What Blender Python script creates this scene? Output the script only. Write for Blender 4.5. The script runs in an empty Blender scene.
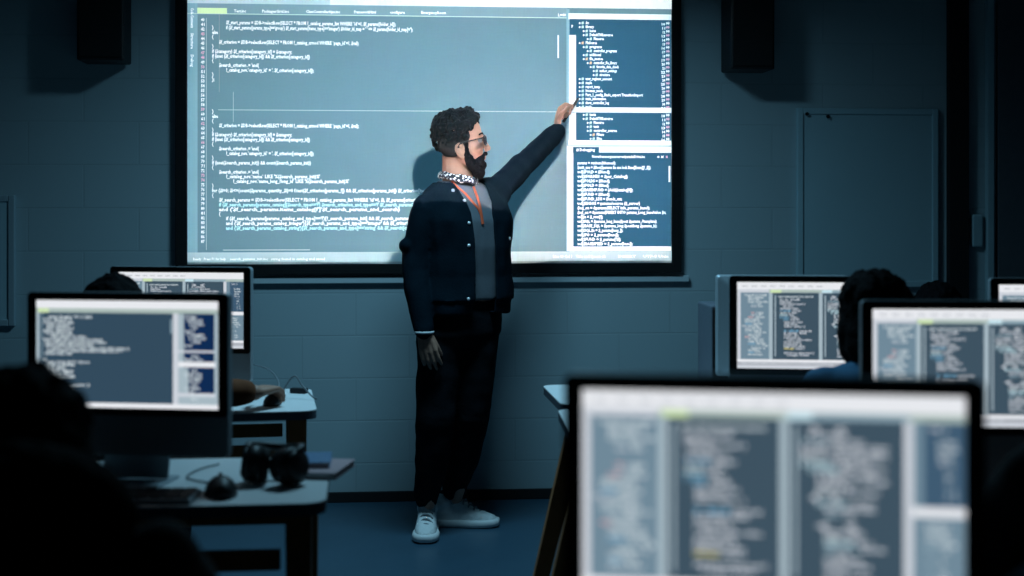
import bpy, bmesh, math, random
from mathutils import Vector, Matrix, noise
R = math.radians
random.seed(4)
SC = bpy.context.scene
COL = SC.collection

# ------------------------------------------------------------------ camera
H, YH, FPX = 1.39, 206.0, 1422.2          # eye height, horizon row, focal length in pixels
cam_d = bpy.data.cameras.new('camera')
cam = bpy.data.objects.new('camera', cam_d); COL.objects.link(cam)
cam_d.lens = 50; cam_d.sensor_width = 36; cam_d.shift_y = (YH - 288) / 1024
cam.location = (0, 0, H); cam.rotation_euler = (R(90), 0, 0)
cam_d.dof.use_dof = True; cam_d.dof.focus_distance = 6.2; cam_d.dof.aperture_fstop = 2.3
cam_d.clip_start = 0.05
SC.camera = cam
# ------------------------------------------------------------------ view and world
vs = SC.view_settings
vs.view_transform = 'Standard'; vs.look = 'None'; vs.gamma = 1; vs.use_curve_mapping = False; vs.exposure = 0
w = bpy.data.worlds.new('world'); SC.world = w; w.use_nodes = True
w.node_tree.nodes['Background'].inputs[0].default_value = (0.10, 0.35, 0.6, 1)
w.node_tree.nodes['Background'].inputs[1].default_value = 0.002
SC.cycles.use_denoising = True
SC.cycles.max_bounces = 6

# wall frame: x along the wall, y into the wall, origin on the floor line
WA = math.atan(0.091); WO = Vector((0, 6.75, 0))
WE = Vector((math.cos(WA), math.sin(WA), 0)); WN = Vector((math.sin(WA), -math.cos(WA), 0))
def wall_pt(s, out, z): return WO + WE * s + WN * out + Vector((0, 0, z))
def wall_px(px, py, out=0.0):
    u = (px - 512) / FPX
    t = (WO.y * math.cos(WA) - out) / (math.cos(WA) - u * math.sin(WA))
    return (u * t * math.cos(WA) + (t - WO.y) * math.sin(WA), H - (py - YH) * t / FPX)
def at(px, py, Y): return Vector(((px - 512) / FPX * Y, Y, H - (py - YH) / FPX * Y))

# ------------------------------------------------------------------ lights: the projector's beam and an added dim ceiling fill
SCR_OUT = 0.045
sl, sb = wall_px(187, 262.3, SCR_OUT); sr, _ = wall_px(671.3, 262, SCR_OUT)
st = wall_px(430, -14, SCR_OUT)[1]
PROJ = Vector((0.30, 2.40, 2.56))
pl_s = (PROJ - WO).dot(WE); pl_o = (PROJ - WO).dot(WN)
ld = bpy.data.lights.new('projector_beam', 'SPOT'); ld.energy = 1.0; ld.spot_size = R(110); ld.spot_blend = 0.05
ld.shadow_soft_size = 0.012; ld.color = (0.93, 0.98, 1.0)
ld.use_nodes = True
nt = ld.node_tree; nd = nt.nodes; lk = nt.links
def mth(op, a, b=None):
    n = nd.new('ShaderNodeMath'); n.operation = op
    for i, v in enumerate((a, b)):
        if v is None: continue
        if isinstance(v, (int, float)): n.inputs[i].default_value = v
        else: lk.new(v, n.inputs[i])
    return n.outputs[0]
tc = nd.new('ShaderNodeTexCoord'); sx = nd.new('ShaderNodeSeparateXYZ'); lk.new(tc.outputs['Normal'], sx.inputs[0])
nz = mth('MULTIPLY', sx.outputs[2], -1.0)
tu = mth('DIVIDE', sx.outputs[0], nz); tv = mth('DIVIDE', sx.outputs[1], nz)
dist = pl_o - SCR_OUT
u0, u1 = (sl - pl_s) / dist, (sr - pl_s) / dist
v0, v1 = (sb - PROJ.z) / dist, (st - PROJ.z) / dist
m = mth('MULTIPLY', mth('MULTIPLY', mth('GREATER_THAN', tu, u0), mth('LESS_THAN', tu, u1)),
        mth('MULTIPLY', mth('GREATER_THAN', tv, v0), mth('LESS_THAN', tv, v1)))
hs, hz = wall_px(540, 215, SCR_OUT)       # the beam's hot spot
du = mth('SUBTRACT', tu, (hs - pl_s) / dist); dv = mth('SUBTRACT', tv, (hz - PROJ.z) / dist)
r2 = mth('ADD', mth('MULTIPLY', du, du), mth('MULTIPLY', mth('MULTIPLY', dv, dv), 1.6))
hot = mth('ADD', mth('MULTIPLY', mth('EXPONENT', mth('MULTIPLY', r2, -16.0)), 0.30), 0.55)
em = nd['Emission']; lk.new(mth('MULTIPLY', mth('MULTIPLY', m, hot), 1570.0), em.inputs['Strength'])
cm = nd.new('ShaderNodeMix'); cm.data_type = 'RGBA'; cm.inputs[6].default_value = (0.96, 1.0, 1.02, 1); cm.inputs[7].default_value = (1.30, 1.0, 0.97, 1)
lk.new(mth('EXPONENT', mth('MULTIPLY', r2, -16.0)), cm.inputs[0]); lk.new(cm.outputs[2], em.inputs['Color'])   # the lamp is warmer in the middle of its beam
beam = bpy.data.objects.new('projector_beam', ld); COL.objects.link(beam)
beam.matrix_world = Matrix.Translation(PROJ) @ Matrix((WE, (0, 0, 1), WN)).transposed().to_4x4()
CEIL = 3.0
FILL_POS = Vector((-0.16, 5.05, CEIL - 0.03))
ad = bpy.data.lights.new('ceiling_panel_glow', 'AREA'); ad.shape = 'RECTANGLE'; ad.size = 0.70; ad.size_y = 0.46  # soft fill added to brighten the wall and desk tops
ad.energy = 48.0; ad.color = (0.36, 0.76, 1.0)
al = bpy.data.objects.new('ceiling_panel_glow', ad); COL.objects.link(al); al.location = FILL_POS

# ------------------------------------------------------------------ materials
def mat(name, col, rough=0.6, metal=0.0, spec=0.3, noise_amt=0.0, scale=30.0, bump=0.0):
    m = bpy.data.materials.new(name); m.use_nodes = True
    t = m.node_tree; b = t.nodes['Principled BSDF']
    b.inputs['Roughness'].default_value = rough; b.inputs['Metallic'].default_value = metal
    b.inputs['Specular IOR Level'].default_value = spec
    b.inputs['Base Color'].default_value = (*col, 1)
    if noise_amt or bump:
        tc = t.nodes.new('ShaderNodeTexCoord'); n = t.nodes.new('ShaderNodeTexNoise')
        n.inputs['Scale'].default_value = scale; n.inputs['Detail'].default_value = 4
        t.links.new(tc.outputs['Object'], n.inputs['Vector'])
        if noise_amt:
            mx = t.nodes.new('ShaderNodeMix'); mx.data_type = 'RGBA'
            mx.inputs[6].default_value = (*[c * (1 - noise_amt) for c in col], 1)
            mx.inputs[7].default_value = (*[min(1, c * (1 + noise_amt)) for c in col], 1)
            t.links.new(n.outputs['Fac'], mx.inputs[0]); t.links.new(mx.outputs[2], b.inputs['Base Color'])
        if bump:
            bp = t.nodes.new('ShaderNodeBump'); bp.inputs['Strength'].default_value = bump; bp.inputs['Distance'].default_value = 0.01
            t.links.new(n.outputs['Fac'], bp.inputs['Height']); t.links.new(bp.outputs[0], b.inputs['Normal'])
    return m
def glow(name, col, s=1.0):
    m = bpy.data.materials.new(name); m.use_nodes = True; t = m.node_tree
    t.nodes.remove(t.nodes['Principled BSDF'])
    e = t.nodes.new('ShaderNodeEmission'); e.inputs[0].default_value = (*col, 1); e.inputs[1].default_value = s
    t.links.new(e.outputs[0], t.nodes['Material Output'].inputs[0]); return m
def block_mat():
    m = mat('painted_block', (0.36, 0.46, 0.50), 0.7)
    t = m.node_tree; b = t.nodes['Principled BSDF']
    tc = t.nodes.new('ShaderNodeTexCoord'); sp = t.nodes.new('ShaderNodeSeparateXYZ'); cb = t.nodes.new('ShaderNodeCombineXYZ')
    t.links.new(tc.outputs['Object'], sp.inputs[0])
    sj, _ = wall_px(302, 360)
    ax = t.nodes.new('ShaderNodeMath'); ax.inputs[1].default_value = -sj + 20.0; t.links.new(sp.outputs[0], ax.inputs[0])
    az = t.nodes.new('ShaderNodeMath'); az.inputs[1].default_value = 0.02; t.links.new(sp.outputs[2], az.inputs[0])
    t.links.new(ax.outputs[0], cb.inputs[0]); t.links.new(az.outputs[0], cb.inputs[1])
    br = t.nodes.new('ShaderNodeTexBrick'); br.offset = 0.5; br.squash = 1.0
    br.inputs['Scale'].default_value = 1; br.inputs['Brick Width'].default_value = 0.5; br.inputs['Row Height'].default_value = 0.2
    br.inputs['Mortar Size'].default_value = 0.0045; br.inputs['Mortar Smooth'].default_value = 0.4; br.inputs['Bias'].default_value = 0
    br.inputs['Color1'].default_value = (0.36, 0.46, 0.50, 1); br.inputs['Color2'].default_value = (0.345, 0.45, 0.49, 1)
    br.inputs['Mortar'].default_value = (0.335, 0.43, 0.47, 1)
    t.links.new(cb.outputs[0], br.inputs['Vector']); t.links.new(br.outputs['Color'], b.inputs['Base Color'])
    n = t.nodes.new('ShaderNodeTexNoise'); n.inputs['Scale'].default_value = 60; t.links.new(tc.outputs['Object'], n.inputs['Vector'])
    hh = t.nodes.new('ShaderNodeMath'); hh.operation = 'MULTIPLY_ADD'; hh.inputs[1].default_value = -1.0
    nn = t.nodes.new('ShaderNodeMath'); nn.operation = 'MULTIPLY'; nn.inputs[1].default_value = 0.08; t.links.new(n.outputs['Fac'], nn.inputs[0])
    t.links.new(br.outputs['Fac'], hh.inputs[0]); t.links.new(nn.outputs[0], hh.inputs[2])
    bp = t.nodes.new('ShaderNodeBump'); bp.inputs['Strength'].default_value = 0.35; bp.inputs['Distance'].default_value = 0.003
    t.links.new(hh.outputs[0], bp.inputs['Height']); t.links.new(bp.outputs[0], b.inputs['Normal'])
    return m
M = dict(
    block=block_mat(),
    floor=mat('vinyl_floor', (0.034, 0.082, 0.125), 0.38, 0, 0.35, 0.12, 6.0),
    ceiling=mat('ceiling_paint', (0.10, 0.12, 0.14), 0.9, noise_amt=0.1),
    darkwall=mat('dark_paint', (0.10, 0.14, 0.17), 0.85, noise_amt=0.1, scale=4),
    rubber=mat('black_rubber', (0.012, 0.013, 0.015), 0.7),
    black=mat('black_plastic', (0.012, 0.013, 0.015), 0.5, noise_amt=0.2),
    blacksoft=mat('black_soft', (0.010, 0.011, 0.012), 0.85, noise_amt=0.3, scale=80),
    gloss=mat('black_glass', (0.006, 0.007, 0.008), 0.3, 0, 0.3),
    alu=mat('aluminium', (0.34, 0.40, 0.44), 0.42, 0.25, 0.4, 0.05, 90),
    laminate=mat('white_laminate', (0.74, 0.75, 0.76), 0.45, noise_amt=0.03, scale=12),
    edge=mat('dark_edge_band', (0.10, 0.12, 0.15), 0.6, noise_amt=0.1),
    wood=mat('stained_wood', (0.40, 0.16, 0.05), 0.5, noise_amt=0.35, scale=14),
    frame=mat('screen_border', (0.008, 0.009, 0.010), 0.9, noise_amt=0.1),
    trim=mat('painted_trim', (0.48, 0.58, 0.62), 0.5, noise_amt=0.04),
    board=mat('grey_board', (0.36, 0.52, 0.58), 0.45, noise_amt=0.05, scale=3),
    boardframe=mat('board_frame', (0.40, 0.52, 0.58), 0.4, 0.3, noise_amt=0.05),
    paper=mat('paper', (0.68, 0.70, 0.72), 0.8, noise_amt=0.03), pink=mat('pink_cover', (0.50, 0.33, 0.36), 0.6, noise_amt=0.05),
    bluecover=mat('blue_cover', (0.10, 0.20, 0.36), 0.5, noise_amt=0.1), steel=mat('steel', (0.5, 0.55, 0.58), 0.3, 0.8, noise_amt=0.05),
    skin=mat('skin', (0.36, 0.20, 0.145), 0.5, 0, 0.35, 0.08, 40), skin2=mat('skin_tan', (0.50, 0.28, 0.19), 0.5, 0, 0.35, 0.08, 40),
    lips=mat('lips', (0.42, 0.18, 0.15), 0.5, noise_amt=0.05), eye=mat('eyeball', (0.2, 0.2, 0.2), 0.2, noise_amt=0.02), iris=mat('iris', (0.03, 0.02, 0.015), 0.2, noise_amt=0.1),
    hair=mat('dark_hair', (0.006, 0.009, 0.011), 0.7, 0, 0.10, 0.4, 120, 0.6), beard=mat('beard_hair', (0.006, 0.007, 0.009), 0.8, 0, 0.08, 0.4, 160, 0.6),
    blackhair=mat('black_hair', (0.004, 0.004, 0.005), 0.8, 0, 0.05, 0.3, 120, 0.6),
    fade=mat('clipped_hair', (0.016, 0.018, 0.020), 0.8, 0, 0.2, 0.3, 200),
    jacket=mat('black_twill', (0.0035, 0.010, 0.016), 0.85, 0, 0.03, 0.15, 120, 0.15), shirt=mat('grey_tee', (0.105, 0.12, 0.14), 0.85, 0, 0.2, 0.06, 90, 0.1),
    trousers=mat('black_cotton', (0.007, 0.009, 0.012), 0.9, 0, 0.05, 0.2, 100, 0.15), shoe=mat('white_mesh', (0.70, 0.73, 0.74), 0.6, 0, 0.3, 0.06, 70, 0.3),
    sole=mat('white_rubber', (0.74, 0.77, 0.78), 0.5, noise_amt=0.04), lace=mat('grey_lace', (0.25, 0.27, 0.29), 0.8, noise_amt=0.1), lanyard=mat('orange_ribbon', (0.62, 0.10, 0.04), 0.6, noise_amt=0.1),
    stud=mat('pale_stud', (0.75, 0.78, 0.8), 0.3, 0.3, noise_amt=0.03), cuff=mat('white_cuff', (0.75, 0.78, 0.8), 0.7, noise_amt=0.03),
    blueshirt=mat('blue_shirt', (0.04, 0.16, 0.30), 0.85, noise_amt=0.1), orange=mat('rust_sweater', (0.12, 0.038, 0.012), 0.9, noise_amt=0.15, scale=60),
    darkcloth=mat('charcoal_cloth', (0.012, 0.013, 0.015), 0.9, noise_amt=0.2, scale=60), cable=mat('grey_cable', (0.16, 0.19, 0.21), 0.5, noise_amt=0.1),
    lampwhite=mat('lamp_housing', (0.5, 0.5, 0.5), 0.5, noise_amt=0.03), lens=mat('lens_glass', (0.05, 0.06, 0.08), 0.1, noise_amt=0.05),
)
def bandana_mat():
    m = mat('patterned_cotton', (0.05, 0.05, 0.06), 0.85)
    t = m.node_tree; b = t.nodes['Principled BSDF']; tc = t.nodes.new('ShaderNodeTexCoord')
    v = t.nodes.new('ShaderNodeTexVoronoi'); v.inputs['Scale'].default_value = 95; t.links.new(tc.outputs['Object'], v.inputs['Vector'])
    r = t.nodes.new('ShaderNodeValToRGB'); r.color_ramp.interpolation = 'CONSTANT'
    r.color_ramp.elements[0].color = (0.85, 0.87, 0.88, 1); r.color_ramp.elements[1].position = 0.42; r.color_ramp.elements[1].color = (0.03, 0.035, 0.045, 1)
    t.links.new(v.outputs['Distance'], r.inputs[0]); t.links.new(r.outputs[0], b.inputs['Base Color']); return m
M['bandana'] = bandana_mat()

# ------------------------------------------------------------------ mesh helpers
def new_obj(name, bm, mats, parent=None, smooth=False):
    me = bpy.data.meshes.new(name)
    if isinstance(bm, bmesh.types.BMesh):
        bmesh.ops.recalc_face_normals(bm, faces=bm.faces) if getattr(bm, 'faces', None) and not smooth == 'keep' else None
        bm.to_mesh(me); bm.free()
    else: me = bm
    o = bpy.data.objects.new(name, me); COL.objects.link(o)
    for m in (mats if isinstance(mats, (list, tuple)) else [mats]): me.materials.append(m)
    if smooth: me.polygons.foreach_set('use_smooth', [True] * len(me.polygons))
    if parent is not None: o.parent = parent
    return o
def tag(o, label=None, cat=None, group=None, kind=None):
    if label: o['label'] = label
    if cat: o['category'] = cat
    if group: o['group'] = group
    if kind: o['kind'] = kind
    return o
def thing(name, label, cat, loc=(0, 0, 0), rz=0.0, group=None):
    o = bpy.data.objects.new(name, None); COL.objects.link(o); o.empty_display_size = 0.05
    o.location = loc; o.rotation_euler = (0, 0, rz)
    return tag(o, label, cat, group)
def copy_tree(o, parent=None):
    c = o.copy(); COL.objects.link(c); c.parent = parent
    for ch in list(o.children): copy_tree(ch, c)
    return c
def NB(): return bmesh.new()
def box(bm, c, d, bev=0.0, mi=0, rot=None):
    mtx = Matrix.Translation(Vector(c)) @ (rot.to_4x4() if rot else Matrix()) @ Matrix.Diagonal((d[0], d[1], d[2], 1))
    before = set(bm.faces)
    r = bmesh.ops.create_cube(bm, size=1, matrix=mtx)
    if bev > 0:
        es = list({e for v in r['verts'] for e in v.link_edges})
        bmesh.ops.bevel(bm, geom=es, offset=bev, segments=2, affect='EDGES', profile=0.5)
    for f in bm.faces:
        if f not in before: f.material_index = mi
def frame_from(d):
    d = d.normalized(); up = Vector((0, 0, 1)) if abs(d.z) < 0.95 else Vector((1, 0, 0))
    x = up.cross(d).normalized(); return x, d.cross(x)
def cyl(bm, p0, p1, r0, r1=None, seg=16, mi=0):
    p0, p1 = Vector(p0), Vector(p1); r1 = r0 if r1 is None else r1
    x, y = frame_from(p1 - p0); ra, rb = [], []
    for k in range(seg):
        a = 2 * math.pi * k / seg; v = x * math.cos(a) + y * math.sin(a)
        ra.append(bm.verts.new(p0 + v * r0)); rb.append(bm.verts.new(p1 + v * r1))
    fs = [bm.faces.new((ra[k], ra[(k + 1) % seg], rb[(k + 1) % seg], rb[k])) for k in range(seg)]
    fs += [bm.faces.new(ra[::-1]), bm.faces.new(rb)]
    for f in fs: f.material_index = mi
def catmull(pts, n=6):
    pts = [Vector(p) for p in pts]; out = []
    for i in range(len(pts) - 1):
        p0 = pts[max(i - 1, 0)]; p1 = pts[i]; p2 = pts[i + 1]; p3 = pts[min(i + 2, len(pts) - 1)]
        for k in range(n):
            t = k / n
            out.append(0.5 * ((2 * p1) + (p2 - p0) * t + (2 * p0 - 5 * p1 + 4 * p2 - p3) * t * t + (3 * p1 - p0 - 3 * p2 + p3) * t ** 3))
    out.append(pts[-1]); return out
def tube(bm, pts, r, seg=8, mi=0, n=6):
    ps = catmull(pts, n) if n else [Vector(p) for p in pts]
    rings = []; x = None
    for i, p in enumerate(ps):
        d = (ps[min(i + 1, len(ps) - 1)] - ps[max(i - 1, 0)]).normalized()
        if x is None: x, y = frame_from(d)
        x = (x - d * x.dot(d)).normalized(); y = d.cross(x)
        rr = r if not callable(r) else r(i / (len(ps) - 1))
        rings.append([bm.verts.new(p + (x * math.cos(2 * math.pi * k / seg) + y * math.sin(2 * math.pi * k / seg)) * rr) for k in range(seg)])
    for a, b in zip(rings, rings[1:]):
        for k in range(seg): bm.faces.new((a[k], a[(k + 1) % seg], b[(k + 1) % seg], b[k])).material_index = mi
    bm.faces.new(rings[0][::-1]).material_index = mi; bm.faces.new(rings[-1]).material_index = mi
def loft(bm, rings, mi=0):
    rr = [[bm.verts.new(p) for p in ring] for ring in rings]; n = len(rr[0])
    for a, b in zip(rr, rr[1:]):
        for k in range(n): bm.faces.new((a[k], a[(k + 1) % n], b[(k + 1) % n], b[k])).material_index = mi
    bm.faces.new(rr[0][::-1]).material_index = mi; bm.faces.new(rr[-1]).material_index = mi
def rrect(cx, cy, w, h, r, n=5):
    out = []
    for sx, sy, a0 in ((1, 1, 0), (-1, 1, 90), (-1, -1, 180), (1, -1, 270)):
        for k in range(n + 1):
            a = R(a0 + 90 * k / n); out.append((cx + sx * (w / 2 - r) + r * math.cos(a), cy + sy * (h / 2 - r) + r * math.sin(a)))
    return out
def ball(bm, c, r, rot=None, seg=3, mi=0):
    rr = (r, r, r) if isinstance(r, (int, float)) else r
    m = Matrix.Translation(Vector(c)) @ (rot.to_4x4() if rot else Matrix()) @ Matrix.Diagonal((*rr, 1))
    before = set(bm.faces) if mi else None
    bmesh.ops.create_icosphere(bm, subdivisions=seg, radius=1, matrix=m)
    if mi:
        for f in bm.faces:
            if f not in before: f.material_index = mi
def seg(bm, p0, r0, p1, r1):
    p0, p1 = Vector(p0), Vector(p1)
    ball(bm, p0, r0, seg=2); ball(bm, p1, r1, seg=2)
    if (p1 - p0).length > 1e-5: cyl(bm, p0, p1, r0, r1, 16)
def chain(bm, pts): # [(p, r), ...]
    for (a, ra), (b, rb) in zip(pts, pts[1:]): seg(bm, a, ra, b, rb)
def fuse(bm, voxel, it=4, folds=0.0, fscale=(1, 1, 1), seed=0.0):
    """one continuous surface from overlapping solids"""
    me = bpy.data.meshes.new('t'); bm.to_mesh(me); bm.free()
    o = bpy.data.objects.new('t', me); COL.objects.link(o)
    md = o.modifiers.new('r', 'REMESH'); md.mode = 'VOXEL'; md.voxel_size = voxel
    s = o.modifiers.new('s', 'SMOOTH'); s.factor = 0.5; s.iterations = it
    dg = bpy.context.evaluated_depsgraph_get(); dg.update()
    res = bpy.data.meshes.new_from_object(o.evaluated_get(dg))
    bpy.data.objects.remove(o); bpy.data.meshes.remove(me)
    if folds:
        b = bmesh.new(); b.from_mesh(res); b.normal_update()
        ds = []
        for v in b.verts:
            q = Vector((v.co.x * fscale[0] + seed, v.co.y * fscale[1], v.co.z * fscale[2]))
            n = noise.noise(q) + 0.5 * noise.noise(q * 2.1)
            ds.append(v.normal * (folds * n))
        for v, d in zip(b.verts, ds): v.co += d
        b.to_mesh(res); b.free()
    return res

# ------------------------------------------------------------------ writing
_tcache = {}
def glyphs(text):
    if text in _tcache: return _tcache[text]
    cu = bpy.data.curves.new('t', 'FONT'); cu.body = text; cu.resolution_u = 1; cu.offset = 0.038
    o = bpy.data.objects.new('t', cu); COL.objects.link(o)
    dg = bpy.context.evaluated_depsgraph_get(); dg.update()
    me = bpy.data.meshes.new_from_object(o.evaluated_get(dg))
    vs_ = [v.co.copy() for v in me.vertices]; fs_ = [tuple(p.vertices) for p in me.polygons]
    bpy.data.objects.remove(o); bpy.data.curves.remove(cu); bpy.data.meshes.remove(me)
    wd = max((v.x for v in vs_), default=1.0)
    _tcache[text] = (vs_, fs_, wd); return _tcache[text]
class Sheet:
    """flat artwork in a vertical plane (x right, z up, facing -y)"""
    def __init__(self): self.v = []; self.f = []; self.m = []
    def rect(self, x0, z0, x1, z1, y, mi):
        b = len(self.v); self.v += [(x0, y, z0), (x1, y, z0), (x1, y, z1), (x0, y, z1)]
        self.f.append((b, b + 1, b + 2, b + 3)); self.m.append(mi)
    def text(self, s, x0, x1, z, size, y, mi, vertical=False):
        vs_, fs_, wd = glyphs(s)
        if not fs_: return
        k = (x1 - x0) / wd if x1 is not None else size * 0.9
        b = len(self.v)
        for p in vs_:
            if vertical: self.v.append((x0 + (0.3 - p.y) * -size * -1, y, z - p.x * size))
            else: self.v.append((x0 + p.x * k, y, z + (p.y - 0.3) * size))
        for f in fs_: self.f.append(tuple(i + b for i in f)); self.m.append(mi)
    def build(self, name, mats, parent):
        me = bpy.data.meshes.new(name); me.from_pydata(self.v, [], self.f)
        o = bpy.data.objects.new(name, me); COL.objects.link(o); o.parent = parent
        for m in mats: me.materials.append(m)
        me.polygons.foreach_set('material_index', self.m); me.update(); return o

# ------------------------------------------------------------------ the room
def in_wall(name, loc_s, out, z, label=None, cat=None, kind=None):
    return thing(name, label, cat, wall_pt(loc_s, out, z), WA)
S0, S1, DEEP = -3.7, 3.3, 8.6
def shell(name, c, d, m, bev=0):
    bm = NB(); box(bm, (0, 0, 0), d, bev)
    o = new_obj(name, bm, m); o.location = wall_pt(*c); o.rotation_euler = (0, 0, WA); return tag(o, kind='structure')
mid = (S0 + S1) / 2; wid = S1 - S0
bm = NB(); box(bm, (mid, 0.06, CEIL / 2), (wid + 0.2, 0.12, CEIL), 0)
o = new_obj('wall_front', bm, M['block']); o.location = WO; o.rotation_euler = (0, 0, WA); tag(o, kind='structure')
shell('wall_left', (S0 - 0.06, DEEP / 2, CEIL / 2), (0.12, DEEP, CEIL), M['darkwall'])
shell('wall_right', (S1 + 0.06, DEEP / 2, CEIL / 2), (0.12, DEEP, CEIL), M['darkwall'])
shell('wall_back', (mid, DEEP + 0.06, CEIL / 2), (wid, 0.12, CEIL), M['darkwall'])
shell('floor', (mid, DEEP / 2, -0.05), (wid, DEEP, 0.1), M['floor'])
shell('ceiling', (mid, DEEP / 2, CEIL + 0.05), (wid, DEEP, 0.1), M['ceiling'])
shell('baseboard_front', (mid, 0.008, 0.024), (wid, 0.016, 0.048), M['rubber'], 0.003)
# rail under the projection screen
a0 = wall_px(250, 279.5, 0.02); a1 = wall_px(689, 279.5, 0.02)
shell('trim_1', ((a0[0] + a1[0]) / 2, 0.014, wall_px(560, 279)[1]), (a1[0] - a0[0], 0.028, 0.030), M['trim'], 0.004)
# door and its frame in the dark right end of the front wall
d0 = wall_px(988, 300)[0]; dz = wall_px(990, -40)[1]
shell('door_1', (d0 + 0.34, 0.012, dz / 2), (0.60, 0.024, dz), M['ceiling'], 0.004)
shell('trim_2', (d0, 0.018, dz / 2), (0.035, 0.036, dz), M['board'], 0.004)

e0 = wall_px(956, 200)[0]; shell('trim_3', (e0, 0.020, dz / 2), (0.10, 0.040, dz), M['rubber'], 0.004)  # plain black upright strip on the wall

# ------------------------------------------------------------------ projection screen
fl, fb = wall_px(175.3, 274.8, SCR_OUT); fr, _ = wall_px(681.3, 274.8, SCR_OUT)
scr = thing('projection_screen', 'large projection screen with black border showing projected program code on the front wall', 'projection screen',
            wall_pt(0, 0, 0), WA)
ft = st + 0.09
il, ir, ib, it_ = fl + 0.055, fr - 0.046, fb + 0.047, ft - 0.05
bm = NB()
box(bm, ((fl + il) / 2, -0.024, (fb + ft) / 2), (il - fl, 0.048, ft - fb), 0.003)
box(bm, ((fr + ir) / 2, -0.024, (fb + ft) / 2), (fr - ir, 0.048, ft - fb), 0.003)
box(bm, ((il + ir) / 2, -0.0235, (fb + ib) / 2), (ir - il + 0.004, 0.047, ib - fb), 0.003)
box(bm, ((il + ir) / 2, -0.0235, (ft + it_) / 2), (ir - il + 0.004, 0.047, ft - it_), 0.003)
new_obj('border', bm, M['frame'], scr)
C = {}
def ui(n, c): C[n] = len(C); return mat('projected_' + n, c, 0.95, 0, 0.0)  # projected image put into surface colours; the beam carries no picture
PM = [ui('white', (0.88, 0.90, 0.90)), ui('main', (0.145, 0.255, 0.305)), ui('strip', (0.24, 0.42, 0.50)), ui('blue', (0.027, 0.102, 0.168)),
      ui('tabrow', (0.22, 0.34, 0.40)), ui('green', (0.75, 0.90, 0.52)), ui('text', (1.0, 1.0, 1.0)), ui('pink', (0.85, 0.45, 0.60)),
      ui('status', (0.48, 0.60, 0.63)), ui('edge', (0.33, 0.38, 0.40)), ui('mint', (0.62, 0.80, 0.72)), ui('orange', (0.85, 0.50, 0.30)),
      ui('line', (0.45, 0.55, 0.58)), ui('cyan', (0.55, 0.92, 0.95)), ui('titlegrey', (0.60, 0.70, 0.72))]
bm = NB(); box(bm, ((il + ir) / 2, -0.020, (ib + it_) / 2), (ir - il, 0.040, it_ - ib), 0)
new_obj('fabric', bm, PM[C['edge']], scr)
def sp(px, py): return wall_px(px, py, SCR_OUT)
pic = Sheet(); txt = Sheet()
YB = -SCR_OUT + 0.002
def pr(x0, y0, x1, y1, m, lay=0):
    a, b = sp(x0, y1); c, d = sp(x1, y0)
    cx, cz0 = sp((x0 + x1) / 2, y1); _, cz1 = sp((x0 + x1) / 2, y0)
    pic.rect(a, cz0, c, cz1, YB - 0.00015 * lay, C[m])
# z of a row is taken at its left end so that rows stay level on the wall
def row(x0, yl, x1, yl2, m, lay=0, xr=None):
    xr = x0 if xr is None else xr
    a, _ = sp(x0, yl); c, _ = sp(x1, yl); z1 = sp(xr, yl)[1]; z0 = sp(xr, yl2)[1]
    pic.rect(a, z0, c, z1, YB - 0.00015 * lay, C[m])
a, b = sl - 0.004, sb
pic.rect(sl, sb, sr, st, YB + 0.0003, C['main'])
row(187, -14, 672, 3.0, 'white', 1, 187)
row(187, -14, 330, 3.0, 'titlegrey', 2, 187)
row(187, 3.0, 567, 13.0, 'tabrow', 1, 187)
row(187, 12.9, 567, 13.7, 'mint', 2, 187)
row(197.2, 7.6, 227, 13.3, 'green', 3, 197)
row(187, 3.0, 197.5, 252.5, 'strip', 2, 187)
row(187, 252.5, 672, 262.4, 'status', 2, 187)
row(206.0, 18, 206.6, 250, 'line', 1)
row(218, 109.4, 567, 110.1, 'line', 1)
row(233, 92, 233.5, 122, 'line', 1)
row(219, 14, 219.4, 92, 'edge', 1)
row(223, 249.6, 310, 250.6, 'line', 1)
row(557.5, 35, 559, 58, 'white', 1, 557)
row(566.5, 9, 569.5, 252, 'strip', 3, 567)
row(568.5, 13.8, 671.4, 20.0, 'white', 4, 620)
row(569.5, 19.5, 671.4, 108, 'blue', 5, 620)
row(569.0, 35, 576.0, 108, 'white', 6, 572)
row(568.5, 107.5, 671.4, 112.6, 'white', 6, 620)
row(569.0, 112.6, 576, 141, 'white', 4, 572)
row(576, 112.6, 671.4, 140.4, 'blue', 5, 620)
row(568.5, 140.4, 671.4, 145.2, 'white', 6, 620)
row(567, 145.2, 671.4, 146.6, 'line', 6, 620)
row(567.0, 146.6, 671.4, 152.6, 'white', 4, 620)
row(573.0, 147.0, 599, 153, 'blue', 6, 586)
row(567.0, 152, 573.3, 251, 'white', 4, 570)
row(573.3, 152.6, 671.4, 246.5, 'blue', 5, 620)
row(567.0, 246.5, 671.4, 251.0, 'white', 6, 620)
row(668.6, 166, 670.4, 182, 'white', 7, 669)
YT = YB - 0.0015
def ln(x0, y, x1, s, m='text', size=5.0):
    a, z = sp(x0, y); c, _ = sp(x1, y)
    txt.text(s, a, c, z, size / 213.0, YT, C[m])
for x0, x1, s in ((234, 246, 'Test.inc'), (262, 289, 'PackagesGrid.inc'), (306, 340, 'ClassControllerAjax.inc'), (354, 376, 'FrameworkHtml'), (390, 405, 'configure'), (421, 446, 'EmergencyRoom')):
    ln(x0, 10.6 + (x0 - 187) * 0.0085, x1, s, size=4)
ln(558, 15, 566, 'L=40', size=4)
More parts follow.
